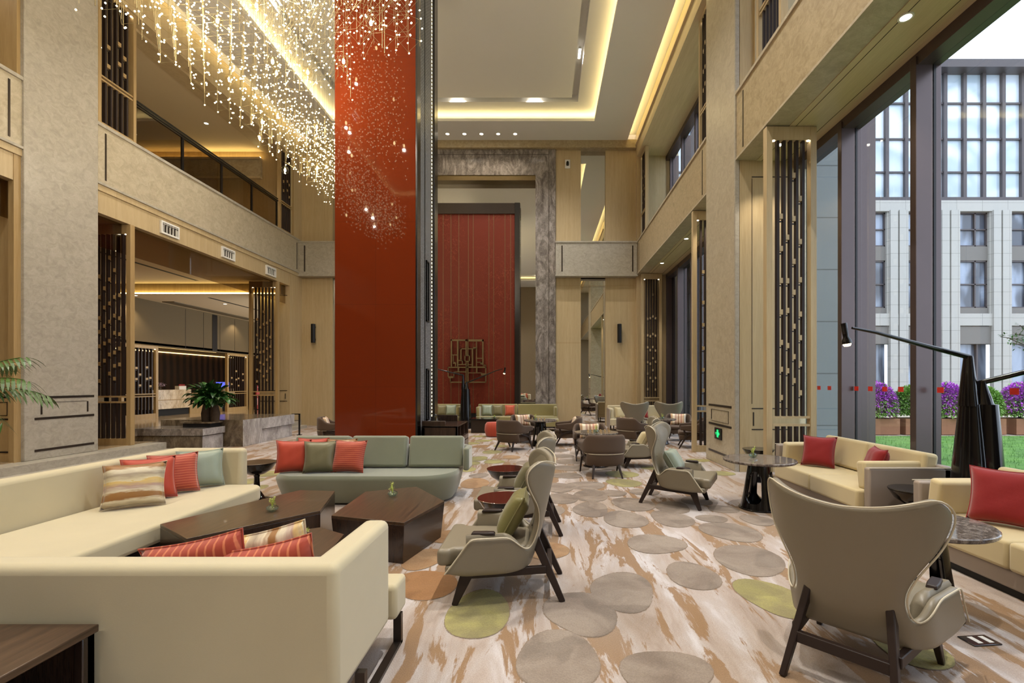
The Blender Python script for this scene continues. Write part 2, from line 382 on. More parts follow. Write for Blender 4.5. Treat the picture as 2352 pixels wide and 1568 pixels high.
# raised stone platform on the lobby side
g = MB(); g.box(-22, -9.2, YB, 11.8, 0, .25).box(-22, -10.25, 11.8, 15.6, 0, .25).box(-22, -9.2, 15.6, 18.3, 0, .25).box(-22, -9.62, 18.3, 30, 0, .25)
g.box(-9.2, -9.0, YB, 11.8, 0, .10).box(-9.2, -8.95, 15.6, 18.3, 0, .11)
t = NT('polished_beige_stone'); lobby_stone = t.set(t.ramp(t.noise(t.co((.6,1.4,1)), 1.5, 6, .6, .6), [(.35, lin((140,120,94))), (.65, lin((184,164,134)))]), .12)
struct('floor_platform', g, M['stone_grey'], bev=.006)
g = MB(); g.box(-22, -9.62, YB, 30, .25, .256); struct('floor_lobby', g, lobby_stone)

# ---------------------------------------------------------------- ceiling with lit coffer
g = MB()
cx0, cx1, cy0, cy1 = -7.7, 1.86, -6.0, 17.6
zs = ZC; zt = ZC+.1; zu = ZC+.32
for b in ((-9.25,cx0,YB,YE),(cx1,3.3,YB,YE),(cx0,cx1,YB,cy0),(cx0,cx1,cy1,YE)): g.box(*b, zs, zt)
# coffer soffit ring, slot and centre panel
tx0, tx1, ty0, ty1 = -7.05, 1.21, -5.3, 16.95
for b in ((-10,tx0,YB,YE),(tx1,4.0,YB,YE),(tx0,tx1,YB,ty0),(tx0,tx1,ty1,YE)): g.box(*b, zu, zu+.25)
g.box(tx0+.22, tx1-.22, ty0+.22, ty1-.22, zu+.02, zu+.25); g.box(-10, 4, YB, YE, zu+.25, zu+.3)
ceiling = struct('ceiling', g, M['ceiling'])
g = MB(); q = .14
g.box(cx0-q-.06,cx0-q,cy0-q,cy1+q,zt,zt+.03).box(cx1+q,cx1+q+.06,cy0-q,cy1+q,zt,zt+.03).box(cx0-q,cx1+q,cy0-q-.06,cy0-q,zt,zt+.03).box(cx0-q,cx1+q,cy1+q,cy1+q+.06,zt,zt+.03)
g.build('cove_light', M['cove'], ceiling)
g = MB(); g.box(3.22,3.28,YB,YE-.05,zt,zt+.03).box(-9.24,-9.18,YB,YE-.05,zt,zt+.03)
g.build('cove_light', M['cove_soft'], ceiling)
def downlight(x, y, z, label, group, r=.055, power=0, col=(1,.86,.66), spot=95):
    t = thing('downlight', label, 'ceiling light', (x,y,z), 0, group)
    MB().lathe([(r*1.35,-.012),(r*1.35,0),(r,0),(r,-.012),(r*1.35,-.012)], 20, None, False).build('trim_ring', M['paper'], t, smooth=True)
    MB().lathe([(0,-.006),(r*.95,-.006),(r*.95,-.001)], 20).build('lens', M['spot_glow'], t)
    if power:
        L = bpy.data.lights.new('downlight_lamp', 'SPOT'); L.energy = power; L.color = col; L.spot_size = math.radians(spot); L.spot_blend = .6; L.shadow_soft_size = .006
        o = bpy.data.objects.new('downlight_lamp', L); C.objects.link(o); o.parent = t; o.location = (0,0,-.03)
for i, x in enumerate((-3.67,-3.02,-2.37,-1.73,-1.08)):
    downlight(x, 18.5, ZC, 'round recessed downlight in the white ceiling, number %s of five from the red pillar' % ('one','two','three','four','five')[i], 'row of downlights before the marble portal', .07, 60)
# bright linear spots in the coffer slot
def slot_lamp(x, y, ry, label, group, power=90):
    t = thing('slot_light', label, 'ceiling light', (x,y,zu+.16), ry, group)
    MB().box(-.22,.22,-.04,.04,0,.06).build('housing', M['paper'], t)
    MB().box(-.215,.215,-.035,.035,-.01,0).build('diffuser', M['spot_glow'], t)
    L = bpy.data.lights.new('slot_lamp', 'AREA'); L.shape = 'RECTANGLE'; L.size = .42; L.size_y = .06; L.spread = math.radians(105); L.energy = power*1.15; L.color = (1,.96,.91)
    o = bpy.data.objects.new('slot_lamp', L); C.objects.link(o); o.parent = t; o.location = (0,0,-.03)
SW = dict(far='slot light in the ceiling coffer above the portal side', win='slot light in the ceiling coffer on the window side')
for i, x in enumerate((-3.0,-.3)): slot_lamp(x, ty1-.11, 0, ('bright '+SW['far']+', %s') % ('next to the red pillar','near the coffer corner')[i], 'slot lights in the coffer')
for i, y in enumerate((14.7, 10.6)): slot_lamp(tx1-.11, y, PI/2, ('bright '+SW['win']+', %s') % ('near the coffer corner','further out from the corner')[i], 'slot lights in the coffer')
for i, y in enumerate((5.5, 1.0)): slot_lamp(tx1-.11, y, PI/2, SW['win']+(', added fill above the armchairs' if i == 0 else ', added fill last in the row'), 'slot lights in the coffer', 150)  # unseen slot lamps added for general fill
for i, y in enumerate((12.6, 6.0, 1.0)): slot_lamp(tx0+.11, y, PI/2, 'added fill slot light in the ceiling coffer on the balcony side, '+('by the pillar','above the chandelier','last in the row')[i], 'slot lights in the coffer', 110)  # balcony-side slot lamps also added as fill
for i, x in enumerate((-5.5,-3,-.5)): slot_lamp(x, ty0+.11, 0, 'added fill slot light in the ceiling coffer at the entrance side, '+('balcony end','middle','window end')[i], 'slot lights in the coffer', 70)  # added behind the camera to fill surfaces facing it

# ---------------------------------------------------------------- right wall: columns, beams, windows
def inlay(parent, rects, mat='bronze'):
    g = MB()
    for r in rects: g.box(*r)
    return g.build('inlay', M[mat], parent)
cols_right = ((9.24,10.9,'wall_right_column'),(-.6,1.06,'wall_right_column_near'))
for y0, y1, nm in cols_right:
    g = MB(); g.box(XR, 5.05, y0+.04, y1, 0, ZC+.3); c = struct(nm, g, M['stone'], bev=.01)
    g = MB(); g.box(XR+.08, 4.9, y0-.01, y0+.04, 0, 5.95).box(XR+.08, 4.9, y0-.01, y0+.04, 7.25, 10.6); g.build('side_panel', M['oak'], c, bev=.004)
    g = MB(); g.box(XR-.004, XR+.07, y0-.012, y0+.05, 0, ZC); g.build('corner_strip', M['stone_grey'], c)
    w0, w1 = y0+.18, y1-.18; x = (XR-.006, XR+.01)
    inlay(c, [(x[0],x[1],w0,w1,1.20,1.245),(x[0],x[1],w0,w1,.80,.845),(x[0],x[1],w0,w1,.215,.26),(x[0],x[1],w0+.15,w0+.165,.89,1.13),(x[0],x[1],w1-.2,w1-.16,.92,1.13),
              (x[0],x[1],w0+.15,w1-.16,1.13,1.135),(x[0],x[1],w0+.15,w1-.16,.885,.89)])
    yy = y0-.014
    inlay(c, [(3.98,4.74,yy,yy+.01,5.62,5.64),(3.98,3.99,yy,yy+.01,1.3,5.6),(3.98,4.74,yy,yy+.01,1.20,1.22),(3.98,4.74,yy,yy+.01,.80,.82),(4.0,4.025,yy,yy+.01,.88,1.14)])
def bay(y0, y1, n):
    g = MB(); g.box(XR+.02, XR+.34, y0, y1, 5.97, 7.22)
    b = struct('trim_%d' % n, g, M['stone_gold'])
    MB().box(XR, XR+.4, y0, y1, 5.95, 5.99).box(XR-.01, XR+.4, y0, y1, 7.19, 7.25).build('edge_strip', M['stone'], b, bev=.004)
    inlay(b, [(XR+.012,XR+.03,y0+.3,y0+.33,6.06,7.1),(XR+.012,XR+.03,y1-.33,y1-.3,6.06,7.1)])
    g = MB(); g.box(XR+.4, 5.1, y0, y1, 5.94, 6.0); g.box(XR+.4, 5.1, y0, y1, 7.0, 7.24); so = struct('ceiling_bay_soffit', g, M['oak_flat'])
    g = MB(); g.box(XR+.5, XR+.505, y0, y1, 5.935, 5.945).box(4.62, 4.625, y0, y1, 5.935, 5.945); g.build('groove', M['void'], so)
    g = MB(); g.box(XR, XR+.4, y0, y1, 10.57, ZC+.3).box(XR+.4, 5.1, y0, y1, 10.57, 10.7).box(XR-.06, XR+.02, y0, y1, 11.02, 11.07); struct('wall_right_header', g, M['oak_flat'])
bay(10.9, 18.98, 1); bay(1.06, 9.24, 2); bay(YB, -.6, 3)
g = MB(); g.box(XR, 5.3, 18.98, 19.6, 0, ZC+.3); struct('wall_right_end', g, M['oak'])
nwin = 0
def window(y0, y1, z0, z1, step, phase, mx=4.78):
    global nwin; nwin += 1
    w = bpy.data.objects.new('window_%d' % nwin, None); C.objects.link(w); w['kind'] = 'structure'
    g = MB(); g.box(4.80,5.1,y0,y1,z1-.16,z1).box(4.80,5.1,y0,y1,z0,z0+.10); g.build('window_frame', M['window_frame'], w, bev=.004)
    y = phase
    while y < y1+.01:
        if y > y0-.06:
            MB().box(mx,5.0,y-.05,y+.05,z0,z1-.05).box(mx+.02,max(5.0,mx+.34),y-.035,y+.035,z0,z1-.05).build('mullion', M['window_frame'], w, bev=.004)
            MB().box(5.0,5.03,y-.062,y+.062,z0+.1,z1-.16).build('gasket', M['black'], w)
        y += step
    y = phase
    while y < y1-.3:
        if y > y0-.06: MB().box(4.985,4.99,y+.06,min(y+step-.06, y1-.02),z0+.1,z1-.16).build('pane', M['pane'], w)
        y += step
window(1.1, 9.22, 0, 5.94, 1.55, 1.6); window(10.95, 18.95, 0, 5.94, 1.55, 11.05)
window(1.1, 9.22, 7.24, 10.57, 1.55, 1.6, 4.92); window(10.95, 18.95, 7.24, 10.57, 1.55, 11.05, 4.92)
window(YB, -.62, 0, 5.94, 1.55, YB+.1); window(YB, -.62, 7.24, 10.57, 1.55, YB+.1)
# upper side panels seen above the ledge
g = MB()
for y in (9.2, 18.9): g.box(XR+.35, 4.78, y-.02, y+.03, 7.25, 10.57)
g.box(XR+.3,4.78,10.9,10.95,7.25,10.57)
struct('wall_right_reveal', g, M['oak'])
for y, lab in ((5.6,'recessed downlight in the oak soffit over the cream window sofa'),(8.6,'recessed downlight in the oak soffit behind the tall slatted screen'),(14.2,'recessed downlight in the oak soffit of the bay beyond the stone column, closer one'),(17.1,'recessed downlight in the oak soffit of the bay beyond the stone column, deeper one'),(11.6,'recessed downlight in the oak soffit just past the stone column')):
    downlight(4.2, y, 5.94, lab, 'downlights in the window soffit', .06, 110)

# ---------------------------------------------------------------- left wall
for y0, y1, nm in ((8.88,10.36,'wall_left_column'),(-.9,.6,'wall_left_column_near')):
    g = MB(); g.box(-11.0, XL+.04, y0, y1, .25, ZC+.3); c = struct(nm, g, M['stone_grey'], bev=.012)
    x = (XL+.03, XL+.046); w0, w1 = y0+.18, y1-.1
    inlay(c, [(x[0],x[1],w0,w1,1.40,1.445),(x[0],x[1],w0,w1,1.00,1.045),(x[0],x[1],w0,w1,.40,.445),(x[0],x[1],w0+.11,w0+.14,1.1,1.32),(x[0],x[1],w1-.16,w1-.13,1.1,1.32),
              (x[0],x[1],w0+.14,w1-.16,1.325,1.33)])
    g = MB(); g.box(-11, XL-.03, y0-.06, y0, .25, 11.3).box(-11, XL-.03, y1, y1+.05, .25, 6.0).box(XL-.12, XL-.02, y0-.12, y0, .25, 6.0); g.build('side_panel', M['oak_deep'], c)
    yy = y0-.066
    inlay(c, [(-10.9,-9.75,yy,yy+.01,z,z+.03) for z in (.42,1.02,1.42)] + [(-10.9,-9.78,yy,yy+.006,1.34,1.35),(-10.9,-9.78,yy,yy+.006,1.1,1.11),(-9.79,-9.78,yy,yy+.006,1.1,1.35)])
def bayl(y0, y1, n):
    g = MB(); g.box(XL-.3, XL, y0, y1, 6.0, 7.3); b = struct('trim_%d' % n, g, M['stone'])
    MB().box(XL-.3, XL+.03, y0, y1, 5.99, 6.04).box(XL-.3, XL+.03, y0, y1, 7.25, 7.32).build('edge_strip', M['stone_grey'], b, bev=.004)
    inlay(b, [(XL-.01,XL+.008,y0+.2,y0+.235,6.12,7.15),(XL-.01,XL+.008,y1-.235,y1-.2,6.12,7.15)])
    g = MB(); g.box(XL-.28, XL-.03, y0, y1, 5.38, 5.86).box(XL-.28, XL+.0, y0, y1, 5.86, 6.0); struct('wall_left_header', g, M['oak'])
    g = MB(); g.box(XL-.35, XL, y0, y1, 10.35, 11.35).box(XL-.9, XL-.35, y0, y1, 10.35, 10.45).box(XL-.42,XL-.35,y0,y1,10.28,10.36); struct('wall_left_upper_header', g, M['oak'])
    g = MB(); g.box(XL-.2, XL-.185, y0, y1, 4.7, 5.4); struct('window_glass_curtain', g, M['smoke_glass'])
bayl(10.36, 19.0, 4); bayl(.6, 8.88, 5); bayl(YB, -.9, 6)
g = MB(); g.box(-22, XL-.3, YB, 30, 6.9, 7.3); struct('floor_upper', g, M['stone_grey'])
# lobby ceiling, upper ceiling, walls behind the opening
g = MB(); g.box(-22, XL-.28, YB, 18.0, 5.4, 5.5).box(-22, XL-.28, 18.35, 30, 5.05, 5.15); struct('ceiling_lobby', g, M['ceiling_warm'])
g = MB(); g.box(-22, XL-.3, 18.2, 18.35, 5.05, 5.5); bk = struct('trim_7', g, M['oak_deep'])
MB().box(-16, XL-.4, 18.12, 18.18, 5.05, 5.08).build('cove_light', M['cove_soft'], bk)
g = MB()
for y0,y1,x in ((11,17.5,-12.6),(19,26,-13.2)): g.box(x,x+.12,y0,y1,5.395 if y0<18 else 5.045,5.402 if y0<18 else 5.06)
struct('ceiling_slot', g, M['void'])
g = MB(); g.box(-22, XL-.35, YB, 18.4, 10.4, 10.5); struct('ceiling_upper', g, M['ceiling_warm'])
g = MB(); g.box(-22, XL-.35, 18.2, 18.4, 7.3, 10.4); uw = struct('wall_upper_end', g, M['oak_deep'])
MB().box(-16, XL-1.0, 18.05, 18.2, 9.35, 9.42).box(-16, XL-1.0, 18.0, 18.2, 10.05, 10.12).build('shelf_strip', M['oak'], uw)
MB().box(-16, XL-1.0, 18.05, 18.1, 10.12, 10.14).build('cove_light', M['cove_soft'], uw)
MB().box(-16, XL-1.0, 18.1, 18.2, 9.42, 10.05).build('stone_band', M['stone_gold'], uw)
g = MB(); g.box(-15.2, -15, YB, 18.4, 7.3, 10.5); struct('wall_upper_back', g, M['stone_gold'])
g = MB(); g.box(-22, XL+.02, 18.4, 18.6, .25, 5.4) ; 
g = MB(); g.box(-10.75, XL-.02, 18.3, 19.3, .25, 6.0).box(-10.75, XL-.02, 18.4, 19.3, 6.0, ZC); wl = struct('wall_left_end', g, M['oak'])
inlay(wl, [(-10.7,-9.7,18.285,18.3,z,z+.02) for z in (.42,1.0,1.4,5.0)] + [(-9.78,-9.76,18.285,18.3,1.1,1.3)])
# reception niche
g = MB(); g.box(-16.2, -16, 17.9, 30, 3.2, 5.05).box(-16.2,-16, 8, 17.9, .25, 5.4); rw = struct('wall_lobby', g, plain('ochre_fabric_panel', (108,93,66), .8, var=.04))
inlay(rw, [(-16.01,-15.99,21.6+k*1.15,21.61+k*1.15,3.25,5.0) for k in range(6)], 'bronze')
inlay(rw, [(-16.01,-15.985,23.35,23.7,3.25,5.0)], 'black')
g = MB(); g.box(-15.7,-15.2,19.9,25.6,5.02,5.06); struct('ceiling_grille', g, plain('perforated_grille', (104,92,70), .6, var=.5, vs=60))
g = MB(); g.box(-19.2, -19, 15, 30, .25, 3.3).box(-19.2, -16, 17.6, 17.8, .25, 3.3).box(-19.2,-15.9,29.8,30,.25,5.4)
t = NT('dark_draped_wall'); wv = t.new('ShaderNodeTexWave', bands_direction='Y'); wv.inputs['Scale'].default_value = .7; wv.inputs['Distortion'].default_value = 1.2
t.link(t.co(), wv.inputs['Vector']); drape = t.set(t.ramp(wv.outputs['Fac'], [(.2, lin((34,22,14))), (.8, lin((66,44,28)))]), .35)
struct('wall_reception', g, drape)
g = MB(); g.box(-19.2, -16, 17.6, 30, 3.25, 3.35); cr = struct('ceiling_reception', g, M['oak_deep'])
MB().box(-16.4,-16.3,20.4,24.2,3.215,3.24).build('cove_light', M['reception_strip'], cr)
MB().box(-18.95,-18.92,20.4,29.5,3.21,3.24).build('cove_light', M['reception_strip'], cr)
g = MB(); g.box(-22, XL-.3, 29.9, 30.1, .25, 5.5).box(-22.1,-22,YB,30,.25,10.5); struct('wall_lobby_end', g, M['oak_deep'])
g = MB(); g.box(-22, 6.0, YB-.3, YB, 0, ZC+.6); struct('wall_back', g, plain('warm_back_wall', (134,118,94), .8))

# ---------------------------------------------------------------- far wall
X = lambda px: (px-1248)*.017297          # positions across the far wall
g = MB()
for x0, x1 in ((.49,1.49),(2.47,XR+.05)):
    g.box(x0, x1, YE, YE+.3, 0, 5.9); g.box(x0, x1, YE, YE+.3, 7.2, 10.94)
    g.box(-5.9-x1, -5.9-x0, YE, YE+.3, 0, 5.9); g.box(-5.9-x1, -5.9-x0, YE, YE+.3, 7.2, 10.94)
wf = struct('wall_far', g, M['oak'], bev=.006)
inlay(wf, [(.5,1.48,YE-.003,YE+.01,3.28,3.295),(.5,3.6,YE-.003,YE+.01,5.55,5.56)], 'oak_deep')
g = MB()
for x0, x1 in ((.485,3.67),(-9.58,-6.385)): g.box(x0, x1, YE-.3, YE, 5.9, 7.2)
b = struct('trim_8', g, M['stone_grey'], bev=.01)
for x0, x1 in ((.485,3.67),(-9.58,-6.385)): inlay(b, [(x0+.22,x0+.27,YE-.306,YE-.29,6.05,7.07),(x1-.2,x1-.15,YE-.306,YE-.29,6.05,7.07)])
MB().box(.47,3.69,YE-.33,YE,7.18,7.24).box(.47,3.69,YE-.33,YE,5.87,5.93).box(-9.6,-6.37,YE-.33,YE,7.18,7.24).box(-9.6,-6.37,YE-.33,YE,5.87,5.93).build('edge_strip', M['stone_grey'], b)
g = MB(); g.box(XL, XR+.1, YE-.22, YE+.2, 10.94, 11.26); struct('trim_9', g, M['stone_gold'])
g = MB(); g.box(-.31,.485,YE-.08,YE+.35,0,10.94).box(-6.385,-5.59,YE-.08,YE+.35,0,10.94).box(-5.59,-.31,YE-.08,YE+.35,9.92,10.94)
p = struct('wall_far_portal', g, M['marble_dark'], bev=.006)
inlay(p, [(.205,.222,YE-.085,YE-.07,0,10.94),(-6.12,-6.10,YE-.085,YE-.07,0,10.94),(-5.6,.2,YE-.085,YE-.07,10.72,10.735)])
MB().box(-5.59,-.31,YE-.06,YE+.35,9.72,9.92).build('lintel', M['gold'], p)
g = MB(); g.box(-10, 5.2, YE+.5, YE+.7, 0, ZC+.6); struct('wall_far_core', g, M['oak_deep'])
def mirror(x0, x1, y, z0, z1, label, group=None):
    g = MB(); g.box(x0, x1, y, y+.02, z0, z1); o = g.build('wall_mirror', M['mirror']); tag(o, label, 'mirror', group)
    return o
mirror(-5.59, -.31, YE+.34, 0, 9.72, 'huge wall mirror filling the marble portal behind the red crackled panel')
mirror(1.49, 2.47, YE+.12, 0, 5.9, 'narrow mirror strip between two oak wall panels, below the stone beam')
mirror(1.49, 2.47, YE+.12, 7.2, 10.94, 'narrow mirror strip between two oak wall panels, above the stone beam')
mirror(-8.37, -7.39, YE+.12, 0, 5.9, 'narrow mirror strip by the red pillar, beside the oak panel with black sconce')
# red crackled panel in the portal
rp = thing('red_wall_panel', 'tall red crackle-lacquer panel with dark steel frame standing in the marble portal', 'wall panel', (0,YE,0))
MB().box(-4.72,-1.13,-.02,.12,.5,8.4).build('panel', M['red_panel'], rp)
g = MB(); g.box(-4.98,-.92,-.06,.2,8.4,8.82); g.build('header', M['bronze'], rp)
for x0 in (-1.13, -4.93): MB().box(x0, x0+.2, -.1, .2, 0, 8.82).build('jamb', M['steel_dark'], rp)
MB().box(-4.72,-1.13,.0,.14,0,.5).build('plinth', M['void'], rp)
g = MB()
for px in (1018,1036,1054,1076,1087,1123,1134,1160,1183-10): g.box(X(px)-.008, X(px)+.008, -.03, .01, .5, 8.4)
g.build('seam_strips', M['gold'], rp)
# gold lattice emblem
R6 = [(265,285,285,725),(265,285,525,310),(535,285,797,318),(775,285,797,700),(503,285,525,545),(535,285,549,545),(365,310,388,725),(420,430,440,610),(420,430,505,445),(285,530,365,545),
 (300,545,312,660),(300,650,335,680),(335,660,349,725),(388,620,460,635),(445,615,460,690),(388,685,505,700),(487,540,575,554),(487,634,575,648),(487,540,501,648),(561,540,575,648),
 (507,648,522,985),(535,648,550,985),(550,430,680,443),(630,410,680,440),(675,318,690,725),(605,443,628,725),(550,690,605,700),(690,585,775,598),(690,650,775,662),(745,650,775,690),
 (215,730,525,748),(535,725,840,748),(215,730,229,890),(825,697,840,985),(785,697,840,709),(785,697,797,730),(375,748,400,805),(308,805,505,820),(308,805,321,910),(225,885,320,912),
 (250,912,263,985),(250,970,525,990),(535,970,840,990),(675,748,697,825),(550,823,765,835),(755,835,825,870)]
g = MB()
for x0,y0,x1,y1 in R6:
    g.box(X(1000+x0/7.13), X(1000+x1/7.13), YE-.16, YE-.10, 1.7+(879-740-y1/7.13)*.017297, 1.7+(879-740-y0/7.13)*.017297)
em = g.build('wall_emblem', M['gold']); tag(em, 'brass fretwork emblem of stepped squares mounted on the red panel', 'wall ornament')
g = MB()
for x in (-2.9,-2.4): g.box(x-.02,x+.02,YE-.1,YE-.01,3.0,3.05)
g.build('stand_off', M['gold'], em)
# black sconces
for x, lab in ((3.0,'slim black cylinder sconce on the oak panel at the window side'),(-9.07,'slim black cylinder sconce on the oak panel beside the lobby opening')):
    t = thing('wall_sconce', lab, 'wall light', (x,YE,3.28), 0, 'black wall sconces')
    MB().lathe([(.075,0),(.085,.01),(.085,.73),(.075,.74)], 20, Matrix.Translation((0,-.16,0))).build('cylinder', M['black'], t, smooth=True)
    for z in (.1,.6): MB().box(-.03,.03,-.1,0,z,z+.06).build('bracket', M['black'], t)
t = thing('wifi_unit', 'small white box with black sensor high on the oak wall', 'wall device', (.96,YE,10.2))
MB().box(-.1,.1,-.06,0,0,.34).build('casing', M['paper'], t, bev=.01); MB().lathe([(.045,0),(.055,.04),(.05,.14),(.03,.17)],16,Matrix.Translation((0,-.09,.09))).build('sensor', M['black'], t, smooth=True)
# ================================================================ furniture
def sstep(a, b, x):
    t = min(1, max(0, (x-a)/(b-a))); return t*t*(3-2*t)
def interp(tab, x):
    """smooth curve through the table's points"""
    if x <= tab[0][0]: return tab[0][1]
    if x >= tab[-1][0]: return tab[-1][1]
    n = len(tab)
    def m(i):
        if i == 0: return (tab[1][1]-tab[0][1])/(tab[1][0]-tab[0][0])
        if i == n-1: return (tab[-1][1]-tab[-2][1])/(tab[-1][0]-tab[-2][0])
        return (tab[i+1][1]-tab[i-1][1])/(tab[i+1][0]-tab[i-1][0])
    for i in range(n-1):
        (x0, y0), (x1, y1) = tab[i], tab[i+1]
        if x <= x1:
            h = x1-x0; t = (x-x0)/h
            return (2*t**3-3*t*t+1)*y0+(t**3-2*t*t+t)*h*m(i)+(-2*t**3+3*t*t)*y1+(t**3-t*t)*h*m(i+1)
def face(dx, dy): return math.atan2(-dx, dy)
def at(rz, o, x, y, z=0):
    c, s = math.cos(rz), math.sin(rz)
    return (o[0]+c*x-s*y, o[1]+s*x+c*y, z)

# ---------------------------------------------------------------- scatter cushions
def pillow_mesh(w, h, t, n=14):
    g = MB()
    def surf(sg):
        def fn(a, b):
            u, v = 2*a-1, 2*b-1
            x = w/2*u*(1-.10*(1-v*v)*abs(u)**2); z = h/2*v*(1-.10*(1-u*u)*abs(v)**2)
            k = max(0, (1-u**4)*(1-v**4))**.55
            wr = 1+.05*math.sin(9*u+4*v)*math.sin(5*v-3*u)
            return (x, sg*t/2*k*wr, z+h/2)
        return fn
    g.grid(surf(1), n, n); g.grid(surf(-1), n, n)
    return g
def pillow_edge(w, h):
    P = []
    for side in range(4):
        for k in range(10):
            a = -1+2*k/10
            u, v = ((a,-1),(1,a),(-a,1),(-1,-a))[side]
            P.append((w/2*u*(1-.10*(1-v*v)*abs(u)**2), 0, h/2+h/2*v*(1-.10*(1-u*u)*abs(v)**2)))
    return P
def pillow(mat, w, h, loc, rz, tilt, label, group=None, t=.19, pip=None, roll=0):
    g = pillow_mesh(w, h, t); o = g.build('cushion', M[mat], smooth=True, angle=80)
    me = o.data; bm = bmesh.new(); bm.from_mesh(me); bmesh.ops.remove_doubles(bm, verts=bm.verts, dist=1e-4); bmesh.ops.recalc_face_normals(bm, faces=bm.faces); bm.to_mesh(me); bm.free()
    o.location = loc; o.rotation_euler = (tilt, roll, rz); tag(o, label, 'cushion', group)
    MB().tube(pillow_edge(w, h), .006, 6, True).build('piping', M[pip or mat], o, smooth=True)
    return o

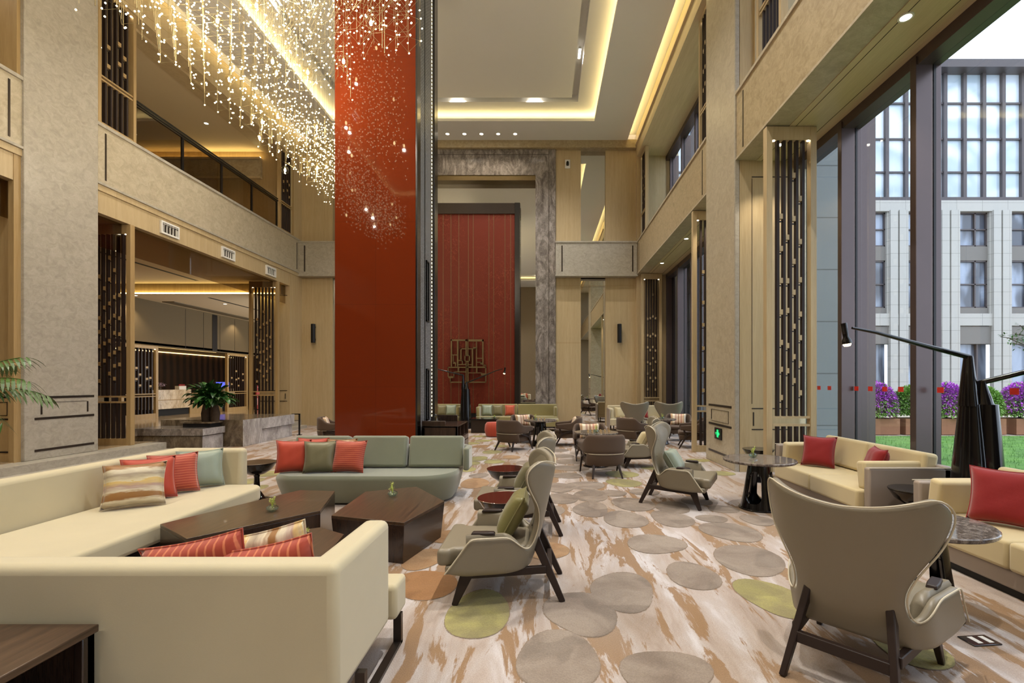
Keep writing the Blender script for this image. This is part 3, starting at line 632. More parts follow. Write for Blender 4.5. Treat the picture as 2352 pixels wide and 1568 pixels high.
# ---------------------------------------------------------------- wing chair
def wing_chair(name, label, rz, loc, group):
    t = thing(name, label, 'armchair', loc, rz, group)
    yb = lambda v: interp([(.2,-.10),(.45,-.19),(1.12,-.345)], v)
    def P(u, v, off=0):
        th_m = math.radians(80 - 18*sstep(.5, .8, v)); b1 = .48 + .05*sstep(.5, .8, v)
        a = abs(u); n = 14; x = y = 0; th = 0
        for i in range(n):
            q = (i+.5)/n*a; th = th_m*sstep(.10, b1, q); x += math.cos(th)*a/n; y += math.sin(th)*a/n
        th = th_m*sstep(.10, b1, a)
        sg = 1 if u >= 0 else -1
        return (sg*(x+off*math.sin(th)), yb(v)+y-off*math.cos(th), v)
    U = lambda s: interp([(0,.30),(.10,.272),(.25,.275),(.45,.345),(.65,.455),(.82,.525),(.93,.515),(1,.44)], s)
    vtop = lambda s: 1.03+.115*abs(s)**1.8-.03*abs(s)**8
    g = MB(); NB = 12
    def back(a, b):
        s = 2*a-1; return P(s*U(b), .42+b*(vtop(s)-.42))
    g.grid(back, 2*NB, 16)
    vt = lambda a: .42+.115*sstep(.30, .52, a)
    us = [-.90+.60*i/10 for i in range(10)] + [-.30+.60*i/(2*NB) for i in range(2*NB+1)] + [.90-.60*i/10 for i in reversed(range(10))]
    nv = 6
    def low(u, b):
        a = abs(u)
        vb = .245 + .03*(1-sstep(.1, .5, a)) + .03*sstep(.72, .9, a)
        v = vb+b*(vt(a)-vb)
        if a > .30:
            k = (a-.30)/.60; uu = .30+k*(.60-.12*(v-.25)/.29)
            return P(math.copysign(uu, u), v)
        return P(u, v)
    n = len(us)
    g.add([low(u, j/nv) for j in range(nv+1) for u in us], [(j*n+i, j*n+i+1, (j+1)*n+i+1, (j+1)*n+i) for j in range(nv) for i in range(n-1)])
    sh = g.build('shell', M['leather'], t, solid=.052, offs=0, sub=1)
    B = []
    for k in range(9):
        v = .28+.255*k/8; B.append(P(.90-.12*(v-.25)/.29, v, .027))
    for k in range(1, 24):
        q = .78-(.78-.30)*k/23; B.append(P(q, vt(q), .027))
    for k in range(1, 29): B.append(P(U(k/28), .42+k/28*(vtop(1)-.42), .027))
    for k in range(1, 16): B.append(P(U(1)*(1-k/16), vtop(1-k/16), .027))
    B = [Vector(p) for p in B]
    for _ in range(3): B = [B[0]]+[(B[i-1]+B[i]*2+B[i+1])/4 for i in range(1, len(B)-1)]+[B[-1]]
    Bm = [(-p.x, p.y, p.z) for p in reversed(B)]
    MB().tube([tuple(p) for p in B]+[P(0, vtop(0), .027)]+Bm, .005, 6).build('piping', M['piping'], sh, smooth=True)
    for sg in (-1, 1):
        g = MB(); vs = []; N = 14
        for k in range(N+1):
            q = .42+(.80-.42)*k/N; tz = vt(q)+.012
            for off, z in ((-.02,.29),(-.02,tz-.02),(-.034,tz),(-.07,tz-.004),(-.092,tz-.03),(-.085,.29)): vs.append(P(sg*q, .5, off)[:2]+(z,))
        fs = [(k*6+i, k*6+(i+1)%6, (k+1)*6+(i+1)%6, (k+1)*6+i) for k in range(N) for i in range(6)] + [tuple(range(6)), tuple(N*6+i for i in reversed(range(6)))]
        g.add(vs, fs); g.build('arm_padding', M['leather'], t, smooth=True, angle=60)
    # padded inner back with buttons
    g = MB(); g.grid(lambda a, b: (lambda s: P(s*U(b)*.86, .44+b*(vtop(s)-.50), -.028-.022*(1-s**4)*(1-(2*b-1)**6)))(2*a-1), 12, 12)
    pad = g.build('back_padding', M['leather'], t, smooth=True)
    for u in (-.13,.13):
        for v in (.66,.86):
            x, y, z = P(u, v, -.048); MB().lathe([(0,-.006),(.014,-.004),(.014,.002),(0,.006)], 10, Matrix.Translation((x,y,z)) @ Matrix.Rotation(PI/2,4,'X')).build('button', M['leather'], pad, smooth=True)
    g = MB(); g.prism([(-.25,-.13),(.25,-.13),(.30,.25),(.30,.42),(.355,.46),(.355,.565),(-.355,.565),(-.355,.46),(-.30,.42),(-.30,.25)], .30, .43); g.build('seat_cushion', M['leather'], t, bev=.035, seg=4)
    g = MB(); g.prism([(-.27,-.10),(.27,-.10),(.37,.25),(.36,.50),(-.36,.50),(-.37,.25)], .24, .305); g.build('seat_base', M['leather'], t, bev=.015)
    for s in (-1, 1):
        x, y, z = P(s*.66, .54, -.045)
        g = MB(); g.add([(x+s*dx-(s*.02), y+dy, z+dz) for dz, k in ((-.0,1),(.022,.85)) for dx, dy in ((-.028*k,-.07*k),(.028*k,-.07*k),(.034*k,.0),(.03*k,.12*k),(-.03*k,.12*k),(-.034*k,.0))],
                        [(0,1,2,3,4,5),(11,10,9,8,7,6)]+[(i,(i+1)%6,6+(i+1)%6,6+i) for i in range(6)])
        g.build('armrest_cap', M['dark_wood'], t, bev=.006)
        # front leg with bracket, rear leg, side rail
        MB().bar((s*.31,.33,.25), (s*.335,.43,0), .045, .10, (0,1,0), .032, .045).build('leg', M['dark_wood'], t, bev=.006)
        MB().bar((s*.205,-.178,.48), (s*.275,-.40,0), .042, .075, (0,1,0), .034, .045).build('leg', M['dark_wood'], t, bev=.006)
        MB().bar((s*.25,-.27,.245), (s*.31,.36,.225), .04, .06).build('side_rail', M['dark_wood'], t, bev=.006)
    MB().bar((-.25,-.30,.215), (.25,-.30,.215), .04, .065).build('cross_rail', M['dark_wood'], t, bev=.006)
    MB().bar((-.31,.34,.222), (.31,.34,.222), .04, .05).build('cross_rail', M['dark_wood'], t, bev=.006)
    return t
WG = 'taupe leather wing armchairs'
rA = face(-1,0); A = (-.25,4.03,0)
wA = wing_chair('wing_armchair', 'taupe leather wing armchair in profile, nearest the walnut coffee table, green satin cushion in it', rA, A, WG)
Bp = (-.2,5.63,0); dup(wA, Bp, rA, 'taupe leather wing armchair behind another one, between the two round red-brown side tables')
rC = face(.894,-.45); Cp = (1.85,6.91,0); dup(wA, Cp, rC, 'taupe leather wing armchair turned towards the window, pale sage cushion on its seat')
rD = face(-.98,.12); Dp = (2.05,9.86,0); o = dup(wA, Dp, rD, 'taupe wing armchair half hidden behind the one with the pale sage cushion'); o.scale = (.9,.9,.9)
rR = face(.73,.68); Rp = (1.87,2.88,0); dup(wA, Rp, rR, 'large taupe leather wing armchair with its back to the viewer at the dark marble table')
dup(wA, (2.90,15.5,0), face(.03,1), 'taupe wing armchair seen from behind before the cream sofa, beside the oak end wall', WG)
dup(wA, (3.97,15.5,0), face(-.03,1), 'taupe wing armchair seen from behind before the cream sofa, beside the window', WG)
pillow('satin_green', .42, .40, at(rA, A, .02, .10, .437), rA, .52, 'green satin cushion in the profile armchair by the walnut table', 'armchair cushions', .17)
pillow('satin_olive', .40, .38, at(rA, Bp, .0, .10, .437), rA, .52, 'olive satin cushion in the second armchair, behind the red-brown side table', 'armchair cushions')
pillow('satin_sage', .40, .36, at(rC, Cp, .0, .11, .437), rC, .55, 'pale sage satin cushion in the armchair facing the window', 'armchair cushions')
pillow('yellow_cream', .34, .34, at(rD, Dp, .0, .10, .40), rD, .5, 'beige cushion in the half hidden armchair', 'armchair cushions')

# ---------------------------------------------------------------- brown tub chair
def tub_chair(label, rz, loc, group):
    t = thing('tub_chair', label, 'chair', loc, rz, group)
    def path(s):
        a = abs(s); sg = 1 if s >= 0 else -1
        L1 = .52                                     # quarter arc
        if a < L1:
            th = a/L1*PI/2; return (sg*.37*math.sin(th)**.85 if a else 0, -.02-.34*math.cos(th)**.8, th)
        return (sg*(.37+.02*(a-L1)), -.02+(a-L1), PI/2)
    top = lambda a: .775-.145*sstep(.30,.52,a)-.03*sstep(.5,.9,a)
    bot = lambda a: .43+.05*sstep(.45,.9,a)
    g = MB(); ss = [-.88+1.76*i/36 for i in range(37)]
    g.add([(path(s)[0], path(s)[1], bot(abs(s))+j/4*(top(abs(s))-bot(abs(s)))) for j in range(5) for s in ss], [(j*37+i, j*37+i+1, (j+1)*37+i+1, (j+1)*37+i) for j in range(4) for i in range(36)])
    bk = g.build('back_band', M['brown_velvet'], t, solid=.06, offs=0, sub=1)
    g = MB(); ss = [-.37+.74*i/12 for i in range(13)]
    g.add([(path(s)[0], path(s)[1]-.004+.06*(1-j/3)**2, .2+j/3*.26) for j in range(4) for s in ss], [(j*13+i, j*13+i+1, (j+1)*13+i+1, (j+1)*13+i) for j in range(3) for i in range(12)])
    g.build('back_panel', M['brown_velvet'], t, solid=.06, offs=0, sub=1)
    MB().tube([(path(s)[0], path(s)[1]-.034, bot(abs(s))-.004) for s in [-.5+.05*i for i in range(21)]], .005, 5).build('piping', M['piping'], bk, smooth=True)
    MB().prism([(-.24,-.26),(.24,-.26),(.33,.0),(.33,.36),(-.33,.36),(-.33,.0)], .22, .35).build('seat_base', M['brown_velvet'], t, bev=.02)
    MB().prism([(-.24,-.24),(.24,-.24),(.32,.0),(.32,.38),(-.32,.38),(-.32,.0)], .345, .44).build('seat_cushion', M['brown_velvet'], t, bev=.035, seg=4)
    for s in (-1, 1):
        MB().bar((s*.22,-.27,.24),(s*.27,-.40,0),.045,.045,(0,1,0),.028,.028).build('leg', M['dark_wood'], t, bev=.005)
        MB().bar((s*.36,.18,.33),(s*.36,.37,0),.035,.05,(0,1,0),.026,.03).build('leg', M['dark_wood'], t, bev=.005)
        MB().bar((s*.375,.28,.56),(s*.36,.18,.32),.03,.045,(0,1,0)).bar((s*.36,.18,.33),(s*.35,-.12,.42),.03,.04,(0,1,0)).build('arm_support', M['dark_wood'], t, bev=.005)
    return t
TG = 'brown velvet tub chairs'
P1 = (1.1,8.95,0); r1 = face(-.1,1)
tub = tub_chair('brown velvet tub chair with its back to the viewer at the inlaid game table', r1, P1, TG)
P2 = (1.06,10.85,0); r2 = face(.05,-1); dup(tub, P2, r2, 'brown velvet tub chair with striped cushion, facing the viewer across the game table')
P3 = (-.78,12.35,0); r3 = face(.54,.84); dup(tub, P3, r3, 'brown velvet tub chair seen from behind next to the coral pouf')
P4 = (-.54,13.95,0); r4 = face(.35,-.94); dup(tub, P4, r4, 'brown velvet tub chair with striped cushion in front of the long olive sofa')
P5 = (.68,13.25,0); r5 = face(-1,.0); dup(tub, P5, r5, 'brown velvet tub chair in profile before the oak wall panel, arm towards the olive sofa')
P6 = (2.4,13.1,0); r6 = face(.8,.6); dup(tub, P6, r6, 'brown velvet tub chair seen from behind, below the pair of wing armchairs')
P7 = (3.95,12.75,0); r7 = face(-.97,.24); dup(tub, P7, r7, 'brown velvet tub chair half hidden behind the slatted screen at the column')
P8 = (4.0,14.35,0); r8 = face(-.3,-.95); dup(tub, P8, r8, 'brown velvet tub chair with striped cushion at the table under the window')
P9 = (-5.75,13.2,0); r9 = face(.97,.24); dup(tub, P9, r9, 'brown velvet tub chair cut off by the red pillar, by the marble planter')
CG = 'striped cushions in the tub chairs'
for P, r, lab in ((P2,r2,'multicoloured striped cushion in the tub chair across the game table'),(P4,r4,'multicoloured striped cushion in the tub chair before the olive sofa'),(P5,r5,'multicoloured striped cushion in the profile tub chair by the oak panel'),
                  (P6,r6,'multicoloured striped cushion peeking over the tub chair below the wing armchairs'),(P8,r8,'multicoloured striped cushion in the tub chair under the window'),(P9,r9,'multicoloured striped cushion in the tub chair beside the red pillar')):
    pillow('candy', .46, .34, at(r, P, .0, -.12, .445), r, .28, lab, CG, .13)

# ---------------------------------------------------------------- round tables
def round_table(name, label, loc, R_, h, group, rb=.25):
    t = thing(name, label, 'table', loc, 0, group)
    MB().lathe([(R_-.03,h-.038),(R_-.012,h-.034),(R_-.012,h-.026),(R_,h-.024),(R_,h-.006),(R_-.008,h)], 56).build('tabletop', M['marble_top'], t, smooth=True, angle=30)
    MB().lathe([(.05,h-.09),(.15,h-.09),(R_-.04,h-.036),(R_-.05,h-.03)], 40).build('apron', M['gloss_black'], t, smooth=True)
    g = MB(); n, m = 128, 40
    rad = lambda v: rb*(1-.42*v**.8)
    pts = lambda i, j: (rad(j/m)*math.cos(2*PI*i/n), rad(j/m)*math.sin(2*PI*i/n), j/m*(h-.08))
    fs = []
    for j in range(m):
        for i in range(n):
            v = (j+.5)/m; a = ((i+.5)/n*4) % 1 - .5
            hw = .335-.05*v
            inside = abs(a) < hw and .17 < v < .84
            if inside:
                e = min(v-.17, .84-v)
                w = rad(v)*PI/2
                ed = (hw-abs(a))*w; ez = e*(h-.08); rr = hw*w*.9
                if ez < rr and ed < rr and (rr-ez)**2+(rr-ed)**2 > rr*rr: inside = False
            if not inside: fs.append((j*n+i, j*n+(i+1) % n, (j+1)*n+(i+1) % n, (j+1)*n+i))
    g.add([pts(i, j) for j in range(m+1) for i in range(n)], fs)
    o = g.build('openwork_base', M['gloss_black'], t, solid=.035, offs=-1)
    bm = bmesh.new(); bm.from_mesh(o.data)
    loose = [v for v in bm.verts if not v.link_faces]; bmesh.ops.delete(bm, geom=loose, context='VERTS')
    bv = [v for v in bm.verts if v.is_boundary and .05 < v.co.z < h-.12]
    for _ in range(10): bmesh.ops.smooth_vert(bm, verts=bv, factor=.5, use_axis_x=True, use_axis_y=True, use_axis_z=True)
    bm.to_mesh(o.data); bm.free()
    o.data.polygons.foreach_set('use_smooth', [True]*len(o.data.polygons))
    md = o.modifiers.new('bevel', 'BEVEL'); md.width = .006; md.segments = 2; md.limit_method = 'ANGLE'
    MB().lathe([(rb-.03,0),(rb+.012,0),(rb+.012,.016),(rb-.02,.02)], 48).build('foot_ring', M['gloss_black'], t, smooth=True)
    return t
RG = 'round dark marble tables'
rt = round_table('marble_table', 'round dark marble table with openwork black base before the window sofa', (2.93,6.56,0), .465, .67, RG)
rt2 = dup(rt, (2.83,3.6,0), .4, 'round dark marble table partly hidden by the large wing armchair', RG); rt2.scale = (.92,.92,1)
rt3 = round_table('game_table', 'round game table with wooden pieces between two brown tub chairs', (1.08,9.88,0), .45, .70, RG)
rt4 = dup(rt3, (-.08,13.1,0), .3, 'round game table between the tub chairs in front of the olive sofa', RG)
rt5 = dup(rt3, (3.25,13.5,0), .6, 'round table with a small plant under the window by the tub chairs', RG)
def bowl_table(label, loc, group, mat='tabletop_red', h=.555, R_=.262):
    t = thing('bowl_side_table', label, 'side table', loc, 0, group)
    MB().lathe([(0,h-.012),(R_-.006,h-.012),(R_,h-.004),(R_-.006,h)], 48).build('tabletop', M[mat], t, smooth=True, angle=30)
    MB().lathe([(.03,h-.19),(.11,h-.17),(.2,h-.105),(R_-.006,h-.016)], 48).build('bowl', M['gloss_black'], t, smooth=True)
    MB().lathe([(.19,0),(.19,.015),(.10,.05),(.045,.14),(.035,h-.22),(.05,h-.165)], 32).build('pedestal', M['gloss_black'], t, smooth=True)
    return t
BG = 'bowl-shaped side tables'
bt = bowl_table('round red-brown lacquer side table between the two profile wing armchairs', (-.40,4.85,0), BG)
dup(bt, (-.5,6.5,0), 0, 'round red-brown lacquer side table beyond the second wing armchair', BG)
bd = bowl_table('round dark side table between the cream corner sofa and the sage sofa', (-4.15,7.0,0), BG, 'walnut')
be = bowl_table('small dark side table behind the cream window sofa, under the slatted screen', (3.74,8.41,0), BG, 'gloss_black')
dup(be, (4.03,5.22,0), 0, 'small dark side table between the two cream window sofas', BG)

# ---------------------------------------------------------------- walnut coffee tables
def slab_table(name, label, poly, h, inset=.0, group='angular walnut coffee tables'):
    cx = sum(p[0] for p in poly)/len(poly); cy = sum(p[1] for p in poly)/len(poly)
    t = thing(name, label, 'coffee table', (cx,cy,0), 0, group)
    q = [(x-cx,y-cy) for x,y in poly]; sm = [(x*.93,y*.95) for x,y in q]
    MB().prism(q, h-.03, h).build('tabletop', M['walnut'], t, bev=.003)
    MB().prism(sm if inset else q, 0, h-.03, q).build('body', M['walnut_v'], t, bev=.003)
    return t
slab_table('coffee_table', 'long angular walnut coffee table in front of the cream corner sofa', [(-3.45,4.35),(-2.91,3.94),(-2.22,4.81),(-2.45,5.68),(-2.89,5.73)], .43)
slab_table('coffee_table', 'angular walnut coffee table in front of the sage sofa, vase on top', [(-1.296,4.495),(-1.09,5.32),(-1.59,6.06),(-2.13,5.78),(-2.08,4.74)], .40, 1)
slab_table('coffee_table', 'low walnut coffee table mostly hidden behind the back of the cream sofa', [(-2.04,4.42),(-1.74,4.22),(-1.66,3.7),(-2.2,3.45),(-2.62,3.82),(-2.58,4.12)], .38)

# ---------------------------------------------------------------- sofas
def sofa_near():
    t = thing('cream_sofa', 'cream sofa with its tall plain back to the viewer, next to the open walnut console', 'sofa', (-2.2,2.8,0))
    def L(x0, x1, y0, y1): return (x0+2.2, x1+2.2, y0-2.8, y1-2.8)
    o = (2.2,-2.8)
    g = MB(); z0, z1 = .2, .85
    prof = [(2.24,z0),(3.03,z0),(3.03,z1-.10),(3.0,z1-.03),(2.95,z1),(2.24,z1)]
    g.prism([(-3.3+2.2,2.24-2.8),(-.96+2.2,2.24-2.8),(-.96+2.2,3.03-2.8),(-1.12+2.2,3.03-2.8),(-1.12+2.2,2.40-2.8),(-3.3+2.2,2.40-2.8)], z0, z1)
    g.build('back_and_arm', M['cream'], t, bev=.045, seg=4)
    MB().box(*L(-3.3,-1.13,2.41,3.27), .2, .42).box(*L(-1.2,-.925,3.04,3.27), .2, .42).build('seat', M['cream'], t, bev=.03, seg=3)
    MB().box(-.925+2.2-.05+.0, -.925+2.2-.0, 2.5-2.8, 3.18-2.8, 0, .02).box(-.925+2.2-.05,-.925+2.2,3.14-2.8,3.18-2.8,0,.2).box(-.925+2.2-.05,-.925+2.2,2.5-2.8,2.54-2.8,0,.2).build('sled_leg', M['bronze'], t)
    MB().box(-3.2+2.2,-3.15+2.2,2.5-2.8,3.18-2.8,0,.2).build('sled_leg', M['bronze'], t)
sofa_near()
def sofa_corner():
    t = thing('cream_corner_sofa', 'long cream sofa along the stone platform, cushions heaped at its far corner', 'sofa', (-4.2,4.6,0))
    f = lambda pts: [(x+4.2, y-4.6) for x, y in pts]
    g = MB(); g.prism(f([(-4.85,2.6),(-4.62,2.6),(-4.62,6.12),(-3.84,6.12),(-3.84,6.30),(-4.85,6.30)]), .16, .86, f([(-4.80,2.6),(-4.66,2.6),(-4.66,6.16),(-3.84,6.16),(-3.84,6.30),(-4.80,6.30)]))
    g.build('back', M['cream'], t, bev=.05, seg=4)
    cn = [(-3.50+.16*math.sin(a)-.16, 6.02+.22*math.cos(a)-.12) for a in [PI/2*k/6 for k in range(6,-1,-1)]]
    g = MB(); g.prism(f([(-4.62,2.6),(-3.48,2.6)]+cn+[(-3.82,6.12),(-4.62,6.12)]), .24, .42); g.build('seat', M['cream'], t, bev=.04, seg=4)
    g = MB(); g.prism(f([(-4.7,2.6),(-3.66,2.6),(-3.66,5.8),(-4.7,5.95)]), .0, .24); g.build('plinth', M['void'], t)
    MB().box(.72,.76,1.1,1.14,0,.24).build('leg', M['bronze'], t)
sofa_corner()
PG = 'cushions at the end of the cream corner sofa'
rS = face(1,-.25)
pillow('satin_sage', .48, .46, (-4.16,5.88,.43), face(.8,-.9), .28, 'sage satin cushion in the far corner of the cream sofa, hindmost of the heap', PG)
pillow('red_stripe', .48, .46, (-4.24,5.56,.43), face(.85,-.85), .26, 'red ribbed silk cushion in the heap, just in front of the sage satin one', PG)
pillow('red_plain', .48, .46, (-4.28,5.26,.43), face(.85,-.85), .26, 'plain red silk cushion in the heap, just behind the ikat striped one', PG)
pillow('ikat', .52, .46, (-4.18,4.93,.43), face(.62,-.9), .36, 'cream and brown ikat silk cushion at the front of the heap on the cream sofa', PG, .17)
PG2 = 'cushions showing over the back of the near cream sofa'
pillow('red_stripe_v', .56, .38, (-1.79,2.60,.505), face(0,1), .12, 'red striped silk cushion over the sofa back, on the platform side of the ikat one', PG2, .18, None, -.2)
pillow('ikat_v', .56, .39, (-1.52,2.75,.50), face(.0,1), .14, 'pale ikat silk cushion over the sofa back, between two red striped ones', PG2, .18, None, -.22)
pillow('red_stripe_v', .52, .37, (-1.39,2.56,.505), face(.0,1), .12, 'red striped silk cushion over the sofa back, tucked into the arm corner', PG2, .18, None, -.2)

def sofa_sage():
    t = thing('sage_sofa', 'sage green velvet sofa with three back cushions in front of the red pillar', 'sofa', (-2.5,7.05,0))
    f = lambda pts: [(x+2.5, y-7.05) for x, y in pts]
    def outline(sx, sy, n=10):
        P = [(-3.80,7.0),(-3.72,6.72),(-3.5,6.60)]
        P += [(-1.75+.5*math.sin(a), 7.1-.52*math.cos(a)) for a in [PI/2*k/n for k in range(n+1)]]
        P += [(-1.25,7.55),(-1.32,7.65),(-3.75,7.65)]
        cx, cy = -2.5, 7.15
        return f([(cx+(x-cx)*sx, cy+(y-cy)*sy) for x, y in P])
    g = MB(); a, b, c, d = outline(.93,.78), outline(.985,.96), outline(1,1), outline(.985,.97); n = len(a)
    rows = ((a,.03),(outline(.955,.86),.12),(b,.27),(c,.36),(c,.39),(d,.425))
    vs = [(x,y,z) for r, z in rows for x, y in r]
    fs = [(j*n+i, j*n+(i+1)%n, (j+1)*n+(i+1)%n, (j+1)*n+i) for j in range(len(rows)-1) for i in range(n)] + [tuple(reversed(range(n))), tuple(range((len(rows)-1)*n, len(rows)*n))]
    g.add(vs, fs); g.build('seat', M['green'], t, smooth=True, angle=50)
    for x0, x1 in ((-3.76,-2.92),(-2.90,-2.05),(-2.03,-1.20)):
        Mx = Matrix.Translation(((x0+x1)/2+2.5, 7.28-7.05, .43)) @ Matrix.Rotation(math.radians(-14),4,'X')
        w = (x1-x0)/2-.01; g = MB()
        g.box(-w, w, -.085, .085, 0, .47, Mx); o = g.build('back_cushion', M['green'], t, bev=.04, seg=4)
    g = MB(); g.prism(f([(-3.8,7.5),(-1.26,7.5),(-1.20,7.44),(-1.19,7.14),(-1.10,7.14),(-1.10,7.5),(-1.22,7.64),(-3.8,7.64)]), .40, .74); g.build('back_rest', M['green'], t, bev=.035, seg=3)
sofa_sage()
PG3 = 'cushions on the sage sofa'
pillow('red_plain', .46, .46, (-3.56,6.86,.43), face(.3,-1), .26, 'plain red silk cushion at the end of the sage sofa, foremost on the platform side', PG3)
pillow('red_plain', .46, .46, (-3.42,7.07,.44), face(.0,-1), .30, 'plain red silk cushion on the sage sofa, hidden behind the olive satin one', PG3)
pillow('satin_olive', .44, .45, (-3.17,6.84,.43), face(.25,-1), .26, 'olive satin cushion on the sage sofa between two red ones', PG3)
pillow('red_stripe', .48, .46, (-2.79,6.86,.43), face(-.1,-1), .3, 'red ribbed silk cushion on the sage sofa, next to the uncovered back cushions', PG3)
pillow('ikat', .44, .44, (-2.98,7.06,.45), face(.05,-1), .30, 'patterned silk cushion on the sage sofa, peeking out behind the red ribbed one', PG3)

def sofa_window(label, y0, y1, red, group='cream window sofas'):
    """faces the hall from the glass; y0 near end, y1 far end"""
    L = y1-y0
    t = thing('window_sofa', label, 'sofa', (4.2,(y0+y1)/2,0), 0, group)
    h = L/2
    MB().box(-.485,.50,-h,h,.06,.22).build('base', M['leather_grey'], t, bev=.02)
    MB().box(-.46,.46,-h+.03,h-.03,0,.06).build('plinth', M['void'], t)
    MB().box(.40,.50,-h,h,.27,.74).build('back_frame', M['leather_grey'], t, bev=.02)
    for s in (-1,1):
        a = MB().box(-.46,.50, *((s*h-.1, s*h) if s > 0 else (s*h, s*h+.1)), .06,.72).build('arm', M['leather_grey'], t, bev=.025, seg=3)
        MB().tube([(-.46,s*h,.72),(.5,s*h,.72)], .006, 5).build('piping', M['piping'], a)
        Mx = Matrix.Translation((-.02, s*(h-.19), .44)) @ Matrix.Rotation(s*math.radians(8),4,'X')
        MB().box(-.40,.36,-.075,.075,0,.33, Mx).build('side_cushion', M['yellow_cream'], t, bev=.035, seg=4)
    w = (L-.22)/2
    for k in (0,1):
        ya = -h+.11+k*w
        MB().box(-.53,.30, ya+.004, ya+w-.004, .215,.445).build('seat_cushion', M['yellow_cream'], t, bev=.03, seg=4)
        Mx = Matrix.Translation((.30, ya+w/2, .445)) @ Matrix.Rotation(math.radians(9),4,'Y')
        MB().box(-.09,.09, -w/2+.006, w/2-.006, 0, .43, Mx).build('back_cushion', M['yellow_cream'], t, bev=.045, seg=4)
    return t
sofa_window('cream sofa with grey leather arms behind the round marble table, two red cushions', 5.55, 7.8, None)
sofa_window('cream window sofa cut off by the picture edge, beside the tall black floor lamp', 2.75, 4.9, None)
RGp = 'crimson cushions on the window sofas'
pillow('deep_red', .46, .46, (4.08,7.20,.455), face(-.75,-.7), .28, 'crimson cushion at the screen end of the cream window sofa', RGp)
pillow('deep_red', .46, .44, (4.16,6.17,.455), face(-.95,.3), .30, 'crimson cushion half hidden behind the grey leather arm of the window sofa', RGp)
pillow('deep_red', .54, .50, (4.02,4.20,.455), face(-.8,-.6), .28, 'large crimson cushion on the cut-off window sofa, right at the picture edge', RGp)

def sofa_far(name, label, mat, loc, W, rz, cush, red_group=None, arm=True, sled=True, D=.85):
    t = thing(name, label, 'sofa', loc, rz)
    w = W/2
    MB().box(-w,w,-D/2,D/2,.2,.44).build('seat', M[mat], t, bev=.03)
    n = cush
    for k in range(n):
        x0 = -w+W*k/n; MB().box(x0+.006, x0+W/n-.006, -D/2-.02, -D/2+.16, .3, .88).build('backrest', M[mat], t, bev=.03)
    if arm:
        for s in (-1,1): MB().box(*sorted((s*w, s*(w-.13))), -D/2, D/2-.12, .3, .80).build('arm', M[mat], t, bev=.04)
    for s in (-1,1):
        x = s*(w-.12); MB().box(x-.02,x+.02,-D/2+.05,D/2-.05,0,.03).box(x-.02,x+.02,-D/2+.05,-D/2+.09,0,.2).box(x-.02,x+.02,D/2-.09,D/2-.05,0,.2).build('sled_leg', M['bronze'], t)
    return t
back = face(0,-1)
sofa_far('olive_sofa', 'long olive velvet sofa along the portal wall, right of the far black floor lamp', 'olive', (-1.0,18.45,0), 3.06, back, 2)
sofa_far('olive_sofa', 'olive velvet sofa partly hidden by the red pillar, behind the walnut sideboard', 'olive', (-4.35,18.45,0), 2.4, back, 2)
t = thing('olive_ottoman', 'olive velvet footstool at the end of the long olive sofa', 'ottoman', (.1,17.3,0)); MB().box(-.45,.45,-.42,.42,.16,.42).build('cushion', M['olive'], t, bev=.04, seg=3)
for s in (-.36,.36): MB().box(s-.02,s+.02,-.38,.38,0,.17).build('sled_leg', M['bronze'], t)
PG4 = 'cushions on the olive sofas'
for x, m, lab in ((-2.15,'satin_sage','sage satin cushion on the long olive sofa, beside its arm'),(-1.75,'satin_olive','olive satin cushion on the long olive sofa, next to the coral one'),(-1.28,'red_stripe_v','coral striped cushion on the long olive sofa'),
                  (-4.22,'red_stripe_v','coral striped cushion on the olive sofa by the red pillar'),(-3.88,'satin_olive','olive satin cushion on the olive sofa by the red pillar, next to the coral one'),(-3.53,'satin_sage','sage satin cushion on the olive sofa by the red pillar, beside its arm')):
    pillow(m, .39, .42, (x,18.44,.447), back, .2, lab, PG4)
t = sofa_far('cream_far_sofa', 'cream sofa with red cushions behind the pair of wing armchairs', 'cream', (3.45,17.35,0), 2.2, back, 2)
for s in (-1.11,1.11): MB().box(s-.01,s+.01,-.5,.35,.1,.78).build('side_panel', M['leather_grey'], t, bev=.01)
PG5 = 'red cushions on the cream sofa by the oak end wall'
pillow('deep_red', .5, .46, (3.10,17.36,.447), face(.3,-1), .2, 'crimson cushion on the far cream sofa, at its open end', PG5)
pillow('deep_red', .5, .46, (3.52,17.36,.447), face(-.2,-1), .2, 'crimson cushion on the far cream sofa, seen between the two wing armchairs', PG5)
pillow('yellow_cream', .4, .4, (2.74,17.2,.447), face(.5,-1), .2, 'beige cushion on the far cream sofa, against its arm', PG5)
t = thing('pouf', 'coral ribbed round pouf beside the low dark table', 'pouf', (-1.55,15.35,0))
MB().lathe([(.22,0),(.27,.03),(.32,.2),(.30,.38),(.25,.45),(.0,.47)], 32).build('cushion', M['pouf'], t, smooth=True)
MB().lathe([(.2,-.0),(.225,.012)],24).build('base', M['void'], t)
t = thing('low_table', 'low dark stone table with a plant in front of the long olive sofa', 'table', (-2.0,16.75,0)); MB().box(-.5,.45,-.45,.45,.44,.48).build('tabletop', M['gloss_black'], t, bev=.004)
MB().box(-.45,.40,-.4,.4,0,.44).build('body', M['bronze'], t, bev=.004)

